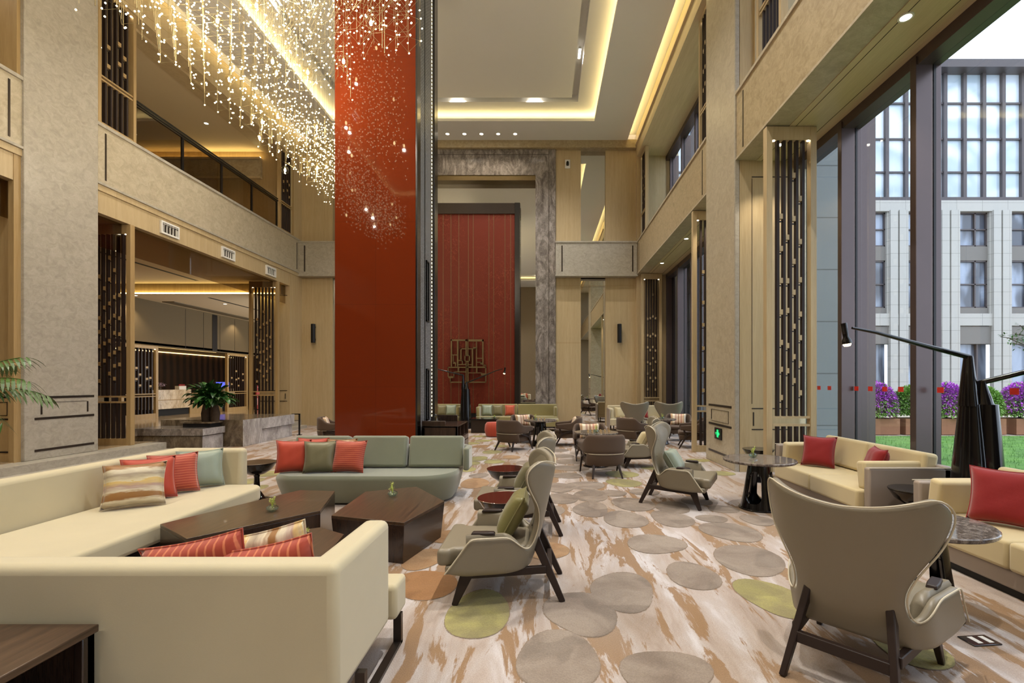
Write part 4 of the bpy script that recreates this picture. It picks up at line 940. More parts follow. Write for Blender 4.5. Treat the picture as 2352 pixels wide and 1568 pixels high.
# ---------------------------------------------------------------- sideboard, console
t = thing('sideboard', 'walnut service sideboard with raised splash panels beside the red pillar', 'sideboard', (-2.1,10.5,0))
MB().box(-.36,.34,-.72,.72,.06,.56).box(-.36,.34,-.72,.72,.79,.82).box(-.36,-.30,-.72,.72,.56,.79).box(.32,.36,-.72,-.68,.0,.82).box(-.36,.36,-.72,-.69,0,.82).box(-.36,.36,.69,.72,0,.82).build('carcass', M['walnut_v'], t, bev=.004)
MB().box(-.36,.12,-.72,-.69,.82,.93).build('splash_panel', M['walnut_v'], t, bev=.01); MB().box(-.36,.12,.66,.69,.82,.96).build('splash_panel', M['walnut_v'], t, bev=.01)
for k in range(3):
    y = -.68+k*.46
    MB().box(-.3,.35,y+.42,y+.44,.56,.79).build('divider', M['walnut_v'], t)
    MB().box(.34,.36,y+.01,y+.44,.44,.545).build('drawer', M['walnut_v'], t, bev=.003)
    MB().box(.34,.36,y+.01,y+.44,.08,.425).build('door', M['walnut_v'], t, bev=.003)
MB().box(-.34,.32,-.7,.7,0,.07).build('plinth', M['void'], t)
t = thing('glass_pitcher', 'glass pitcher with handle standing on the walnut sideboard', 'pitcher', (-2.22,9.98,.82))
MB().lathe([(.0,.005),(.055,.005),(.062,.05),(.05,.12),(.036,.17),(.045,.205),(.043,.205),(.033,.17),(.046,.12),(.057,.05),(.05,.01)], 20).build('body', M['crystal'], t, smooth=True)
MB().tube([(.045,0,.17),(.10,0,.16),(.11,0,.10),(.06,0,.05)], .007, 6).build('handle', M['crystal'], t, smooth=True)
MB().lathe([(.02,.205),(.04,.21),(.02,.23),(0,.24)], 14).build('lid', M['steel_dark'], t, smooth=True)
t = thing('console', 'open walnut console with shelf behind the cream sofa, cut by the lower picture edge', 'console', (-2.75,1.75,0))
MB().box(-.8,.72,-.6,.46,.565,.6).build('top', M['walnut'], t, bev=.006)
MB().box(.66,.70,.40,.46,0,.565).box(-.8,.70,.42,.46,0,.565).box(-.8,-.76,-.6,.46,0,.565).box(-.8,.7,-.6,-.56,0,.565).build('frame', M['walnut_v'], t, bev=.005)
MB().box(-.76,.69,-.56,.42,.27,.30).build('shelf', M['walnut_v'], t)
MB().box(-.1,-.06,-.56,.42,.0,.565).build('back_panel', M['walnut_v'], t)

# ---------------------------------------------------------------- black twin floor lamps
def floor_lamp(label, loc, rz, ls, la, ra):
    SX = Matrix.Scale(ls, 4, (1,0,0))
    t = thing('floor_lamp', label, 'floor lamp', loc, rz, 'black twin-arm floor lamps')
    def cone(cx, rb, rt, z1, n=28):
        g = MB(); rows = 8
        g.lathe([((rb+(rt-rb)*(k/rows)**1.15), z1*k/rows) for k in range(rows+1)], n, SX @ Matrix.Translation((cx,0,0)))
        return g
    g = cone(-.07, .24, .105, 1.47); g.build('body', M['gloss_black'], t, smooth=True)
    g = cone(.10, .26, .15, 1.47); g.build('body', M['gloss_black'], t, smooth=True)
    MB().lathe([(.105,1.45),(.05,1.96),(.045,1.99)], 24, SX @ Matrix.Translation((-.09,0,0))).build('neck', M['gloss_black'], t, smooth=True)
    MB().lathe([(.13,1.46),(.06,1.68),(.05,1.72)], 24, SX @ Matrix.Translation((.08,0,0))).build('neck', M['gloss_black'], t, smooth=True)
    for (x0, z0), (dx, dy, dz) in (((-.08*ls,1.98), la), ((.07*ls,1.70), ra)):
        a = MB().tube([(x0,0,z0),(x0+dx*.35,dy*.35,z0+dz*.38),(x0+dx*.75,dy*.75,z0+dz*.85),(x0+dx*.94,dy*.94,z0+dz)], [.03,.024,.018,.013], 10).build('arm', M['gloss_black'], t, smooth=True)
        Mx = Matrix.Translation((x0+dx, dy, z0+dz)) @ Matrix.Rotation(math.copysign(.16, dx),4,'Y')
        h = MB().lathe([(.0,.05),(.03,.05),(.03,-.06),(.028,-.10),(.045,-.13),(.05,-.17),(.047,-.17),(.0,-.11)], 20, Mx).build('lamp_head', M['gloss_black'], t, smooth=True)
        MB().lathe([(.0,-.15),(.03,-.155),(.04,-.175),(.03,-.195),(0,-.2)], 16, Mx).build('bulb', M['lamp_glow'], h, smooth=True)
        L = bpy.data.lights.new('reading_lamp', 'SPOT'); L.energy = 25; L.color = (1,.84,.6); L.spot_size = 1.8; L.spot_blend = .5; L.shadow_soft_size = .006
        lo = bpy.data.objects.new('reading_lamp', L); C.objects.link(lo); lo.parent = t; lo.location = (x0+dx, dy, z0+dz-.21)
floor_lamp('tall black twin-arm floor lamp by the window between the two cream sofas', (4.66,5.22,0), .0, .78, (-1.42,-.12,.30), (1.25,-1.2,.52))
floor_lamp('tall black twin-arm floor lamp beside the long olive sofa at the red panel', (-2.92,18.0,0), 0, .72, (-1.4,-.1,.30), (1.45,-.1,.52))

# ---------------------------------------------------------------- little vases, game pieces
def vase(label, loc, group, mat='aqua_glass', s=1):
    t = thing('vase', label, 'vase', loc, rnd.uniform(0,6), group)
    MB().lathe([(.0,.004),(.035,.004),(.058,.025),(.056,.045),(.03,.062),(.028,.062),(.052,.044),(.053,.027),(.03,.01)], 22).build('bowl', M[mat], t, smooth=True)
    MB().lathe([(0,.012),(.034,.012),(.05,.028),(.048,.042),(0,.042)], 18).build('water', M['crystal'], t, smooth=True)
    g = MB(); r = random.Random(int(abs(loc[0])*100)+3)
    for k in range(8):
        a = r.uniform(0,6.28); ln = r.uniform(.05,.12); dx, dy = .022*math.cos(a), .022*math.sin(a)
        g.tube([(0,0,.03),(dx*.5,dy*.5,.03+ln*.6),(dx,dy,.03+ln)], .003, 5)
        for q in range(5):
            p = Vector((dx,dy,.03+ln)) + Vector((r.uniform(-.016,.016), r.uniform(-.016,.016), r.uniform(-.03,.012)))
            Mx = Matrix.Translation(p) @ Matrix.Rotation(r.uniform(0,6),4,'Z') @ Matrix.Rotation(r.uniform(-1,1),4,'X')
            g.add([(-.009,0,0),(0,-.006,.003),(.010,0,0),(0,.006,.003)], [(0,1,2,3)], Mx)
    g.build('sprig', M['leaf_lime'], t)
VG = 'small glass vases with green sprigs'
vase('small glass vase with lime sprig on the long coffee table', (-2.68,4.78,.43), VG)
vase('small glass vase with lime sprig on the coffee table before the sage sofa', (-1.73,5.55,.40), VG)
vase('small dark glass vase with lime sprig on the low hidden coffee table', (-1.98,4.0,.38), VG)
vase('small aqua vase with green sprig on the marble table before the window sofa', (2.90,6.68,.67), VG)
vase('small vase with green sprig on the game table between the tub chairs', (1.06,9.75,.70), VG)
vase('small vase with green sprig on the game table before the olive sofa', (-.22,13.0,.70), VG)
vase('small vase with green sprig on the table under the window', (3.3,13.4,.70), VG)
vase('small vase with green sprig on the low dark table by the olive sofa', (-1.68,16.6,.48), VG)
def game_piece(name, loc, lab, group, proto=[None]):
    if proto[0] is None:
        o = MB().lathe([(0,0),(.02,0),(.023,.006),(.014,.014),(.010,.03),(.016,.036),(.012,.05),(0,.055)], 12).build(name, M['oak_deep'], smooth=True); proto[0] = o
    else:
        o = proto[0].copy(); C.objects.link(o)
    o.location = loc; tag(o, lab, 'game piece', group)
for cx, cy, nm, lab in ((1.12,9.86,'game pieces on the table between the tub chairs','small wooden game piece on the table between the two brown tub chairs'),(-.18,13.08,'game pieces on the table before the olive sofa','small wooden game piece on the table before the olive sofa')):
    for k in range(12):
        game_piece('game_piece', (cx+(k % 6-2.5)*.085, cy+.12+(k//6)*.11-(.25 if cy < 10 else 0)+rnd.uniform(-.01,.01), .70), lab, nm)
# floor socket plate, exit sign
t = thing('floor_socket', 'flush steel socket plate in the carpet by the window sofa', 'floor socket', (2.87,3.18,.002), .1)
MB().box(-.10,.10,-.06,.06,0,.008).build('plate', M['steel_dark'], t, bev=.003)
for x in (-.05,.03): MB().box(x,x+.035,-.04,.04,.008,.010).build('lid', M['paper'], t)
t = thing('exit_sign', 'small black emergency exit sign with glowing green running man on the stone column', 'sign', (XR-.008,10.1,.52))
MB().box(-.02,0,-.19,.19,0,.24).build('housing', M['black'], t, bev=.004)
g = MB(); x0, x1 = -.026, -.02
B = lambda y0,y1,z0,z1: g.box(x0,x1,-y1,-y0,z0,z1)
B(-.03,.035,.19,.20); B(.028,.036,.05,.20); B(-.036,-.028,.05,.20)
B(-.012,.012,.155,.182); B(-.016,.014,.10,.15); B(-.05,-.012,.125,.14); B(.012,.05,.12,.135); B(-.03,-.006,.05,.10); B(.006,.026,.07,.10); B(.02,.03,.04,.08)
B(-.125,-.075,.13,.14); B(-.12,-.08,.10,.11)
g.add([(x0,-.07,.16),(x0,-.115,.12),(x0,-.07,.08)], [(0,1,2)]); B(.05,.075,.11,.13)
g.build('pictogram', M['green_sign'], t)
# ================================================================ slatted screens
def screen(label, loc, rz, W, H, nb, rows, seed, group, rail=(1.0,1.13), frame='oak', post=.10, head=.22, base=.16, zoff=0, dense=1.0):
    t = thing('slatted_screen', label, 'screen', loc, rz, group); r = random.Random(seed)
    for x0 in (0, W-post): MB().box(x0,x0+post,-.06,.06,0,H).build('post', M[frame], t, bev=.004)
    MB().box(post,W-post,-.055,.055,H-head,H).build('header', M[frame], t)
    MB().box(post,W-post,-.05,.05,0,base).build('base_board', M[frame], t)
    for z in rail: MB().box(post,W-post,-.045,.045,z-.018,z+.018).build('rail', M[frame], t)
    iw = W-2*post; sp = iw/(nb+1)
    for k in range(nb):
        x = post+sp*(k+1)
        MB().box(x-.022,x+.022,-.035,.035,base,rail[0]-.02).box(x-.022,x+.022,-.035,.035,rail[1]+.02,H-head).build('slat', M['dark_wood'], t)
    for k in range(nb-1):
        x = post+sp*(k+1.5); z = rail[1]+.25+.22*((k*2) % 3)+r.uniform(0,.15)
        while z < H-head-.5-.35*((k+1) % 3):
            MB().box(x-sp*.36,x+sp*.36,-.03,.03,z,z+.085).build('block', M[frame], t)
            MB().box(x-sp*.5,x+sp*.5,-.012,.012,z-.05,z-.03).build('spacer', M['bronze'], t)
            z += (.30+.16*(z/H)+r.uniform(.02,.22))*dense*(1.0 if z < H*.55 else 1.25)
    for x in (post+.03, W-post-.03): MB().lathe([(0,-.012),(.022,-.012),(.022,0)], 12, Matrix.Translation((x,-.03,H-head))).build('spotlight', M['spot_glow'], t)
    return t
SG = 'slatted oak screens'
screen('tall slatted oak screen with dark bars standing at the window, before the stone column', (XR+.01,8.03,0), 0, .83, 5.93, 5, 0, 3, SG)
screen('slatted oak screen glimpsed past the stone column, on its far side', (XR+.01,11.95,0), 0, .86, 5.93, 5, 0, 5, SG)
screen('slatted oak screen at the oak end wall by the window', (XR+.12,18.75,0), 0, .80, 5.93, 5, 0, 8, SG, dense=1.1)
screen('slatted golden oak screen in the lobby opening, beside the greige stone column', (XL-1.0,11.25,.25), 0, 1.02, 5.12, 6, 0, 12, SG, frame='oak_deep', dense=.8)
screen('slatted golden oak screen at the deep end of the lobby opening', (XL-1.05,17.5,.25), 0, 1.05, 5.12, 6, 0, 17, SG, frame='oak_deep', dense=.8)
UG = 'slatted screens on the upper floor'
screen('slatted dark screen on the upper gallery beside the greige stone column', (XL-.06,10.40,7.32), PI/2, .98, 3.0, 5, 0, 21, UG, rail=(.98,1.06), frame='oak_deep', post=.08, head=.08, base=.05, dense=.8)
screen('slatted dark screen at the deep end of the upper gallery', (XL-.06,17.6,7.32), PI/2, .95, 3.0, 5, 0, 22, UG, rail=(.98,1.06), frame='oak_deep', post=.08, head=.08, base=.05, dense=.8)
for y, lab, sd in ((7.75,'slatted screen above the stone ledge, at the window before the stone column',31),(10.96,'slatted screen above the stone ledge, just past the stone column',32),(18.05,'slatted screen above the stone ledge, at the oak end wall',33)):
    screen(lab, (XR+.2,y,7.26), PI/2, .9, 3.3, 5, 0, sd, UG, rail=(.95,1.03), frame='oak', post=.08, head=.08, base=.05, dense=.8)
g_ = 'golden oak screens beside the reception desk'
screen('slatted screen with gold blocks at the near side of the reception desk', (-15.95,18.2,.25), PI/2, 1.75, 2.95, 8, 0, 41, g_, rail=(.9,1.0), frame='oak_deep', post=.12, head=.12, base=.2, dense=.8)
screen('slatted screen with gold blocks at the deep side of the reception desk', (-15.95,24.3,.25), PI/2, 1.7, 2.95, 7, 0, 42, g_, rail=(.9,1.0), frame='oak_deep', post=.12, head=.12, base=.2, dense=.8)

# gallery railing
ys = [11.42,12.93,14.5,16.0,17.5]
t = thing('gallery_railing', 'black framed glass railing of the upper gallery', 'railing', (XL-.08,ys[0],7.32))
for i, y in enumerate(ys): MB().box(-.02,.02,y-ys[0]-.035,y-ys[0]+.035,0,1.0 if i else 1.08).build('post', M['black'], t)
MB().box(-.03,.03,-.05,6.15,.98,1.01).box(-.02,.02,-.05,6.15,1.05,1.08).build('handrail', M['black'], t)
MB().box(-.025,.025,0,6.1,.93,.96).build('top_rail', M['bronze'], t)
for a, b in zip(ys, ys[1:]): MB().box(-.006,.006,a-ys[0]+.04,b-ys[0]-.04,.03,.93).build('glass_panel', M['bronze_glass'], t)
# air vents on the oak header
for y, lab in ((12.4,'white air vent in the oak header, closest to the greige column'),(14.7,'white air vent in the oak header, middle of the three'),(17.0,'white air vent in the oak header, deepest of the three')):
    t = thing('air_vent', lab, 'air vent', (XL-.028,y,5.62), 0, 'white air vents in the oak header')
    MB().box(0,.05,-.30,.30,-.16,-.12).box(0,.05,-.30,.30,.12,.16).box(0,.05,-.30,-.26,-.12,.12).box(0,.05,.26,.30,-.12,.12).box(0,.012,-.26,.26,-.12,.12).build('frame', M['paper'], t)
    for k in range(5): MB().box(.012,.045,-.26+.104*k+.045,-.26+.104*k+.055,-.12,.12).build('fin', M['paper'], t)
    MB().box(.012,.045,-.26,.26,.07,.08).box(.012,.014,-.25,.25,-.11,.06).build('slot', M['bronze'], t)
downlight(-11.3,16.2,10.4,'recessed downlight in the cream gallery ceiling','gallery downlights',.06,160,(1,.86,.66),120)
downlight(-11.5,12.5,10.4,'added downlight in the gallery ceiling, above the railing','gallery downlights',.06,160,(1,.86,.66),120)  # unseen lamp added to light the upper gallery
downlight(-11.3,8.2,10.4,'added downlight in the gallery ceiling behind the greige column','gallery downlights',.06,160,(1,.86,.66),120)  # second unseen gallery lamp, added for its light
for x, y, z, p, lab in ((-12,13.5,5.4,300,'near the lobby screens'),(-13.5,20.5,5.05,320,'before the reception desk'),(-11.5,23.5,5.05,300,'at the deep end of the lobby'),(-13.5,25.5,5.05,260,'by the red standee'),(-12,9,5.4,300,'behind the greige column'),(-14.5,17,5.4,260,'at the lobby bulkhead')):
    downlight(x,y,z,'added downlight in the lobby ceiling '+lab,'added lobby downlights',.06,p*.5,(1,.80,.55),130)  # unseen downlights added to light the lobby
for y, lab in ((18.5,'above the near gold-block screen'),(24.9,'above the deep gold-block screen')):
    downlight(-15.6,y,5.05,'added downlight in the lobby ceiling '+lab,'added lobby downlights',.05,120,(1,.8,.55),110)  # two more unseen lamps added for the lobby light

# ================================================================ red tower
t = thing('red_lacquer_tower', 'massive red lacquer pillar with dark steel edges rising to the ceiling', 'pillar', (-3.29,9.5,0))
MB().box(-.78,.78,.02,1.80,0,ZC+.3).build('core', M['bronze'], t)
MB().box(-.80,.795,-.01,.03,0,ZC+.3).box(-.81,-.78,0,1.82,0,ZC+.3).build('lacquer_panel', M['lacquer'], t, bev=.004)
MB().box(.78,.815,-.015,.25,0,ZC+.3).box(.78,.815,1.50,1.83,0,ZC+.3).build('steel_edge', M['steel_dark'], t, bev=.004)
mt = NT('woven_metal_mesh'); br = mt.new('ShaderNodeTexBrick'); br.inputs['Scale'].default_value = 1; br.inputs['Brick Width'].default_value = .07; br.inputs['Row Height'].default_value = .032
br.inputs['Mortar Size'].default_value = .005; br.inputs['Color1'].default_value = lin((128,128,130)); br.inputs['Color2'].default_value = lin((160,160,163)); br.inputs['Mortar'].default_value = lin((16,15,15))
mp = mt.co((1,1,1), (0,PI/2,PI/2)); sx = mt.new('ShaderNodeSeparateXYZ'); cb = mt.new('ShaderNodeCombineXYZ'); mt.link(mt.co(), sx.inputs[0]); mt.link(sx.outputs['Y'], cb.inputs[0]); mt.link(sx.outputs['Z'], cb.inputs[1]); mt.link(cb.outputs[0], br.inputs['Vector'])
mesh_mat = mt.set(br.outputs['Color'], .45, .1)
MB().box(.78,.80,.27,.62,0,ZC).box(.78,.80,.66,1.20,0,ZC).build('mesh_panel', mesh_mat, t)
MB().box(.78,.808,.62,.66,0,ZC).build('mesh_divider', M['black'], t)
g = MB(); z = .95
while z < ZC-.3: g.box(.795,.803,1.285,1.315,z,z+.045); z += .085
g.build('led_strip', emis('pale_led_dashes', (255,240,196), 2.2, False), t); MB().box(.78,.795,1.22,1.50,0,ZC).build('led_channel', M['bronze'], t)
for z0, z1 in ((3.0,4.3),(.9,2.0)): MB().box(.80,.83,.74,.76,z0,z1).box(.80,.83,.92,.94,z0,z1).box(.80,.83,.74,.94,z0,z0+.03).box(.80,.83,.74,.94,z1-.03,z1).build('pull_frame', M['black'], t)
MB().box(-.80,.80,-.02,.0,0,.08).build('plinth', M['void'], t)

# ================================================================ chandeliers
def octa(p, r): 
    x, y, z = p
    return [(x+r,y,z),(x,y+r,z),(x-r,y,z),(x,y-r,z),(x,y,z+r),(x,y,z-r)], [(0,1,4),(1,2,4),(2,3,4),(3,0,4),(1,0,5),(2,1,5),(3,2,5),(0,3,5)]
CAM = Vector((0,0,1.7))
led_proto = MB().add(*octa((0,0,0), .0155)).build('led_point', M['led'])
bulb_used = []
def chandelier(label, org, inside, zlow, ztop, sp, dz, rot, seed, globes, power):
    r = random.Random(seed); c, s = math.cos(rot), math.sin(rot)
    t = thing('chandelier', label, 'chandelier', org, 0, 'lattice chandeliers')
    O = Vector(org); nodes = {}; cols = []
    for i in range(-110, 111):
        for j in range(-110, 111):
            x, y = c*i*sp-s*j*sp, s*i*sp+c*j*sp
            if not inside(x, y): continue
            zb = zlow(x, y)+dz*r.choice((0,0,0,0,1,-1)); sh = dz*.5*((i+j) % 2); cols.append((i, j, x, y, zb)); k0 = round(zb/dz); k1 = round(ztop(x, y)/dz)
            for k in range(k0, k1+1): nodes[(i,j,k)] = (x, y, k*dz+sh)
    wire = MB()
    def thin(a, b, rr):
        a, b = Vector(a), Vector(b); d = (b-a).normalized(); u = d.orthogonal().normalized(); w = d.cross(u)
        vs = [tuple(p+(u*math.cos(q)+w*math.sin(q))*rr) for p in (a, b) for q in (0,2.094,4.189)]
        wire.add(vs, [(0,1,4,3),(1,2,5,4),(2,0,3,5)])
    L = lambda p: (p[0]-org[0], p[1]-org[1], p[2]-org[2])
    for i, j, x, y, zb in cols:
        zt = ztop(x, y)
        thin(L((x,y,zb-.02)), L((x,y,zt)), .0024)
        if (i*7+j*3) % 4 == 0: thin(L((x,y,zt)), L((x,y,ZC-.02)), .0022)
        if (i*5+j*11) % 4 == 0:
            q = zb-.09; wire.lathe([(.0055,q),(.0055,q+r.uniform(.25,.6))], 5, Matrix.Translation((x-org[0],y-org[1],-org[2])))
    leds = []
    for (i,j,k), p in nodes.items():
        if (i+1,j,k) in nodes and k % 2 == 0: thin(L(p), L(nodes[(i+1,j,k)]), .0022)
        if (i,j+1,k) in nodes and k % 2 == 0: thin(L(p), L(nodes[(i,j+1,k)]), .0022)
        if (i,j+1,k-1) in nodes and (i+j) % 3 == 0: thin(L(p), L(nodes[(i,j+1,k-1)]), .002)
        leds.append((p[0]+.03+r.uniform(-.05,.05), p[1]+r.uniform(-.05,.05), p[2]-.03+r.uniform(-.05,.05)))
    wire.build('lattice_frame', M['brass_wire'], t)
    leds.sort(key=lambda p: (Vector(p)-CAM).length)
    near = [p for p in leds if p[1] > 3 and abs((879-(p[2]-1.7)*1110/p[1])-440) < 450][:100]; ns = set(near)
    for p in near:
        o = led_proto.copy(); C.objects.link(o); o.name = 'led_point'; o.parent = t; o.location = L(p)
    g = MB()
    for p in leds:
        if p not in ns: g.add(*octa(L(p), .0155))
    o = g.build('led_points', M['led'], t); o['kind'] = 'stuff'
    pts = list(nodes.values()); r.shuffle(pts); used = []
    for p in pts:
        if len(used) >= globes: break
        if any((Vector(p)-Vector(q)).length < .75 for q in used): continue
        used.append(p)
        gl = MB().lathe([(0,-.095),(.035,-.085),(.07,-.05),(.082,0),(.07,.05),(.04,.08),(.015,.10),(0,.10)], 14, Matrix.Translation(L(p))).build('crystal_globe', M['crystal'], t, smooth=True)
        MB().lathe([(0,-.05),(.018,-.035),(.024,-.005),(.015,.03),(0,.04)], 10, Matrix.Translation(L(p))).build('bulb', M['bulb'], gl, smooth=True)
    for q in used[::2][:9]:
        lt = bpy.data.lights.new('chandelier_bulb', 'POINT'); lt.energy = power; lt.color = (1,.88,.70); lt.shadow_soft_size = .03
        o = bpy.data.objects.new('chandelier_bulb', lt); C.objects.link(o); o.parent = t; o.location = Vector(L(q))+Vector((0,0,-.11))
    return t
def stepped(x, y): 
    return 6.93 + .12*(math.floor((x+6.2)/.45))*.5
chandelier('long lattice chandelier of tiny lights running under the gallery, passing behind the red pillar', (-5.6,7.7,7.3),
           lambda x, y: -6.2 < x < -5.0 and 1.2 < y < 14.2, stepped, lambda x, y: 7.9 if y < 12 else 8.1, .19, .19, math.radians(34), 5, 24, 50)
chandelier('open lattice chandelier of tiny lights hanging in front of the red pillar', (-3.2,7.6,7.6),
           lambda x, y: (-4.7 < x < -3.35 and 6.9 < y < 8.9) or (-3.0 < x < -1.85 and 5.6 < y < 7.85), lambda x, y: 7.0 if x < -3.2 else 6.95, lambda x, y: 9.2 if x < -3.2 else 8.9, .255, .165, math.radians(58), 9, 12, 55)
bpy.data.objects.remove(led_proto)

# ================================================================ marble planters and plants
t = thing('marble_planter', 'low veined marble planter block with an overhanging top, plant standing on it', 'planter', (-9.3,12.4,0))
MB().box(-.9,.80,-.36,.42,0,.37).build('lower_block', M['marble_brown'], t)
MB().box(-.9,.84,-.40,.44,.385,.56).build('top_slab', M['marble_dark'], t, bev=.004)
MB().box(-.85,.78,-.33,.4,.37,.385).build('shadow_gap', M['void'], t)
MB().box(.835,.846,-.395,.435,.39,.555).box(.795,.806,-.355,.415,.005,.365).build('pale_side', M['marble_lilac'], t)
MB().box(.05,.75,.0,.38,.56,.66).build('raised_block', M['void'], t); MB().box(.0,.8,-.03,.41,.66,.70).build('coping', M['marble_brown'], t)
t = thing('marble_planter', 'long veined marble planter block along the lobby edge, behind the lower one', 'planter', (-9.1,14.2,0))
MB().box(-1.1,1.09,-1.32,-.46,0,.715).build('end_block', M['marble_brown'], t, bev=.003)
MB().box(-1.1,1.10,-.46,1.32,.39,.70).build('top_slab', M['marble_brown'], t, bev=.003); MB().box(-1.1,1.04,-.46,1.28,0,.375).build('lower_block', M['marble_brown'], t)
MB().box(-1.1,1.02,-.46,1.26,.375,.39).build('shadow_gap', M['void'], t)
MB().box(1.089,1.101,-1.318,-.462,.005,.71).box(1.10,1.106,-.458,1.318,.392,.698).box(1.04,1.046,-.458,1.278,.005,.372).build('pale_side', M['marble_lilac'], t)
t = thing('handrail', 'slim black handrail at the end of the marble planter', 'handrail', (-7.95,15.75,0)); MB().box(-.02,.02,-.02,.02,0,.70).box(-.25,.02,-.02,.02,.67,.70).build('rail', M['black'], t); MB().box(-.06,.06,-.06,.06,0,.02).build('foot', M['black'], t)

def leafy(g, base, dirv, L_, w, droop, n=7, fold=.25):
    """one curved pointed leaf from base along dirv"""
    d = Vector(dirv).normalized(); side = d.cross(Vector((0,0,1)))
    side = side.normalized() if side.length > 1e-3 else Vector((1,0,0))
    p = Vector(base); vs = []
    for k in range(n+1):
        a = k/n; ww = w*math.sin(PI*min(1,(.06+.94*a)))**.8*(1-.25*a)
        up = Vector((0,0,1))*fold*ww
        vs += [tuple(p-side*ww/2+up), tuple(p), tuple(p+side*ww/2+up)]
        d = (d+Vector((0,0,-droop/n))).normalized(); p = p+d*L_/n
    g.add(vs, [(k*3+i, k*3+i+1, k*3+i+4, k*3+i+3) for k in range(n) for i in (0,1)])
    return p
t = thing('potted_plant', 'bushy broad-leaved plant with two bark trunks on the marble planter', 'plant', (-8.68,12.6,.70))
r = random.Random(4)
for x in (-.11,.12): MB().tube([(x,0,0),(x*1.05,0,.2),(x*.9,0,.42)], [.10,.11,.085], 14).build('trunk', M['bark'], t, smooth=True)
g, g2, g3 = MB(), MB(), MB()
for k in range(170):
    a = r.uniform(0,2*PI); el = r.uniform(-.1,1.35); b = (r.choice((-.11,.12))+r.uniform(-.05,.05), r.uniform(-.06,.06), r.uniform(.36,.46))
    ln = r.uniform(.12,.46); d = Vector((math.cos(a)*math.cos(el), math.sin(a)*math.cos(el), math.sin(el)+.38)).normalized()
    e = Vector(b)+d*ln
    g3.tube([b, tuple(Vector(b)+d*ln*.5+Vector((0,0,.02))), tuple(e)], .005, 4)
    leafy(g if k % 3 else g2, e, (d.x,d.y,d.z*.5), r.uniform(.24,.36), r.uniform(.11,.17), r.uniform(.7,1.6))
g.build('leaves', M['leaf_dark'], t, smooth=True)['kind'] = 'stuff'; g2.build('leaves', M['leaf'], t, smooth=True)['kind'] = 'stuff'; g3.build('stems', M['leaf'], t)['kind'] = 'stuff'
t = thing('potted_palm', 'feathery palm fronds reaching in at the picture edge beside the greige column', 'plant', (-8.0,6.4,0))
r = random.Random(8); MB().lathe([(.0,.0),(.22,0),(.28,.5),(.26,.52),(.24,.48),(0,.46)], 24).build('pot', M['stone_grey'], t, smooth=True)
MB().tube([(0,0,.46),(.03,0,1.0),(0,.02,1.5)], [.07,.06,.04], 10).build('trunk', M['bark'], t, smooth=True)
for k, (a, el, ln) in enumerate(((.1,.35,1.05),(-.35,.05,1.0),(.5,.15,1.0),(-.1,-.25,.95),(1.6,.6,1.0),(2.8,.5,1.0),(3.9,.4,1.0),(5.0,.5,1.0),(.3,.7,1.0),(-.6,.45,1.0))):
    g = MB(); p = Vector((0,.02,1.52)); d = Vector((math.cos(a)*math.cos(el), math.sin(a)*math.cos(el), math.sin(el)+.3)).normalized(); pts = []
    for q in range(17):
        pts.append(tuple(p)); p = p+d*ln/16; d = (d+Vector((0,0,-.055))).normalized()
        if q > 2:
            sd = d.cross(Vector((0,0,1))).normalized()
            for s in (-1,1): leafy(g, p, d*.75+sd*s*.8+Vector((0,0,r.uniform(-.25,.05))), .36*(1-.5*abs(q/16-.45)), .045, 1.1, 4, .1)
    g.tube(pts, .007, 5); g.build('frond', M['palm_leaf'], t)

# ================================================================ reception
t = thing('reception_desk', 'long white marble reception desk with oak middle section before the dark wall', 'reception desk', (-16.9,22.8,.256))
MB().box(-.4,.36,-2.35,-.1,.30,1.14).build('marble_front', M['marble_white'], t, bev=.005); MB().box(-.4,.36,2.2,3.1,.30,1.14).build('marble_front', M['marble_white'], t, bev=.005)
MB().box(-.45,.30,-.1,2.2,.0,.95).build('oak_section', M['oak_deep'], t)
MB().box(-.4,.25,-2.2,-.1,0,.3).box(-.4,.25,2.2,3.0,0,.3).build('plinth', M['void'], t)
MB().box(.355,.375,-2.2,2.2,.68,.71).build('ledge', M['oak_deep'], t)
t = thing('monitor', 'monitor with glowing blue screen on the reception desk', 'monitor', (-16.85,25.4,1.396)); Mx = Matrix.Rotation(-.5,4,'Z')
MB().box(-.02,.02,-.36,.36,.06,.36,Mx).build('casing', M['black'], t); MB().box(.02,.025,-.34,.34,.08,.34,Mx).build('display', M['screen_blue'], t); MB().box(-.08,.08,-.1,.1,0,.02).box(-.02,.02,-.03,.03,0,.08).build('stand', M['black'], t)
t = thing('flower_vase', 'lavender orchid bunch on the reception desk', 'flowers', (-16.9,21.3,1.396)); MB().lathe([(0,0),(.05,0),(.06,.06),(.03,.12),(.0,.12)],14).build('vase', M['crystal'], t, smooth=True)
g = MB(); r = random.Random(2)
for k in range(60):
    p = Vector((r.gauss(0,.09), r.gauss(0,.13), .22+r.gauss(0,.035))); leafy(g, p, (r.uniform(-1,1),r.uniform(-1,1),r.uniform(-.2,.6)), .07, .05, .4, 3)
g.build('blossoms', plain('lavender_petals', (196,180,214), .6, var=.2, vs=40), t)['kind'] = 'stuff'; MB().tube([(0,0,.1),(0,0,.22)], .008, 6).build('stem', M['leaf'], t)
t = thing('leaflet_stack', 'white leaflets and a red folder on the reception desk', 'leaflets', (-16.85,22.55,1.396)); MB().box(-.1,.1,-.32,.12,0,.16).build('leaflets', M['paper'], t); MB().box(-.1,-.06,-.1,.25,0,.24).build('folder', M['deep_red'], t)
t = thing('standee', 'slim red standing sign with small white lettering in the lobby', 'sign', (-15.5,26.3,.256), -.3)
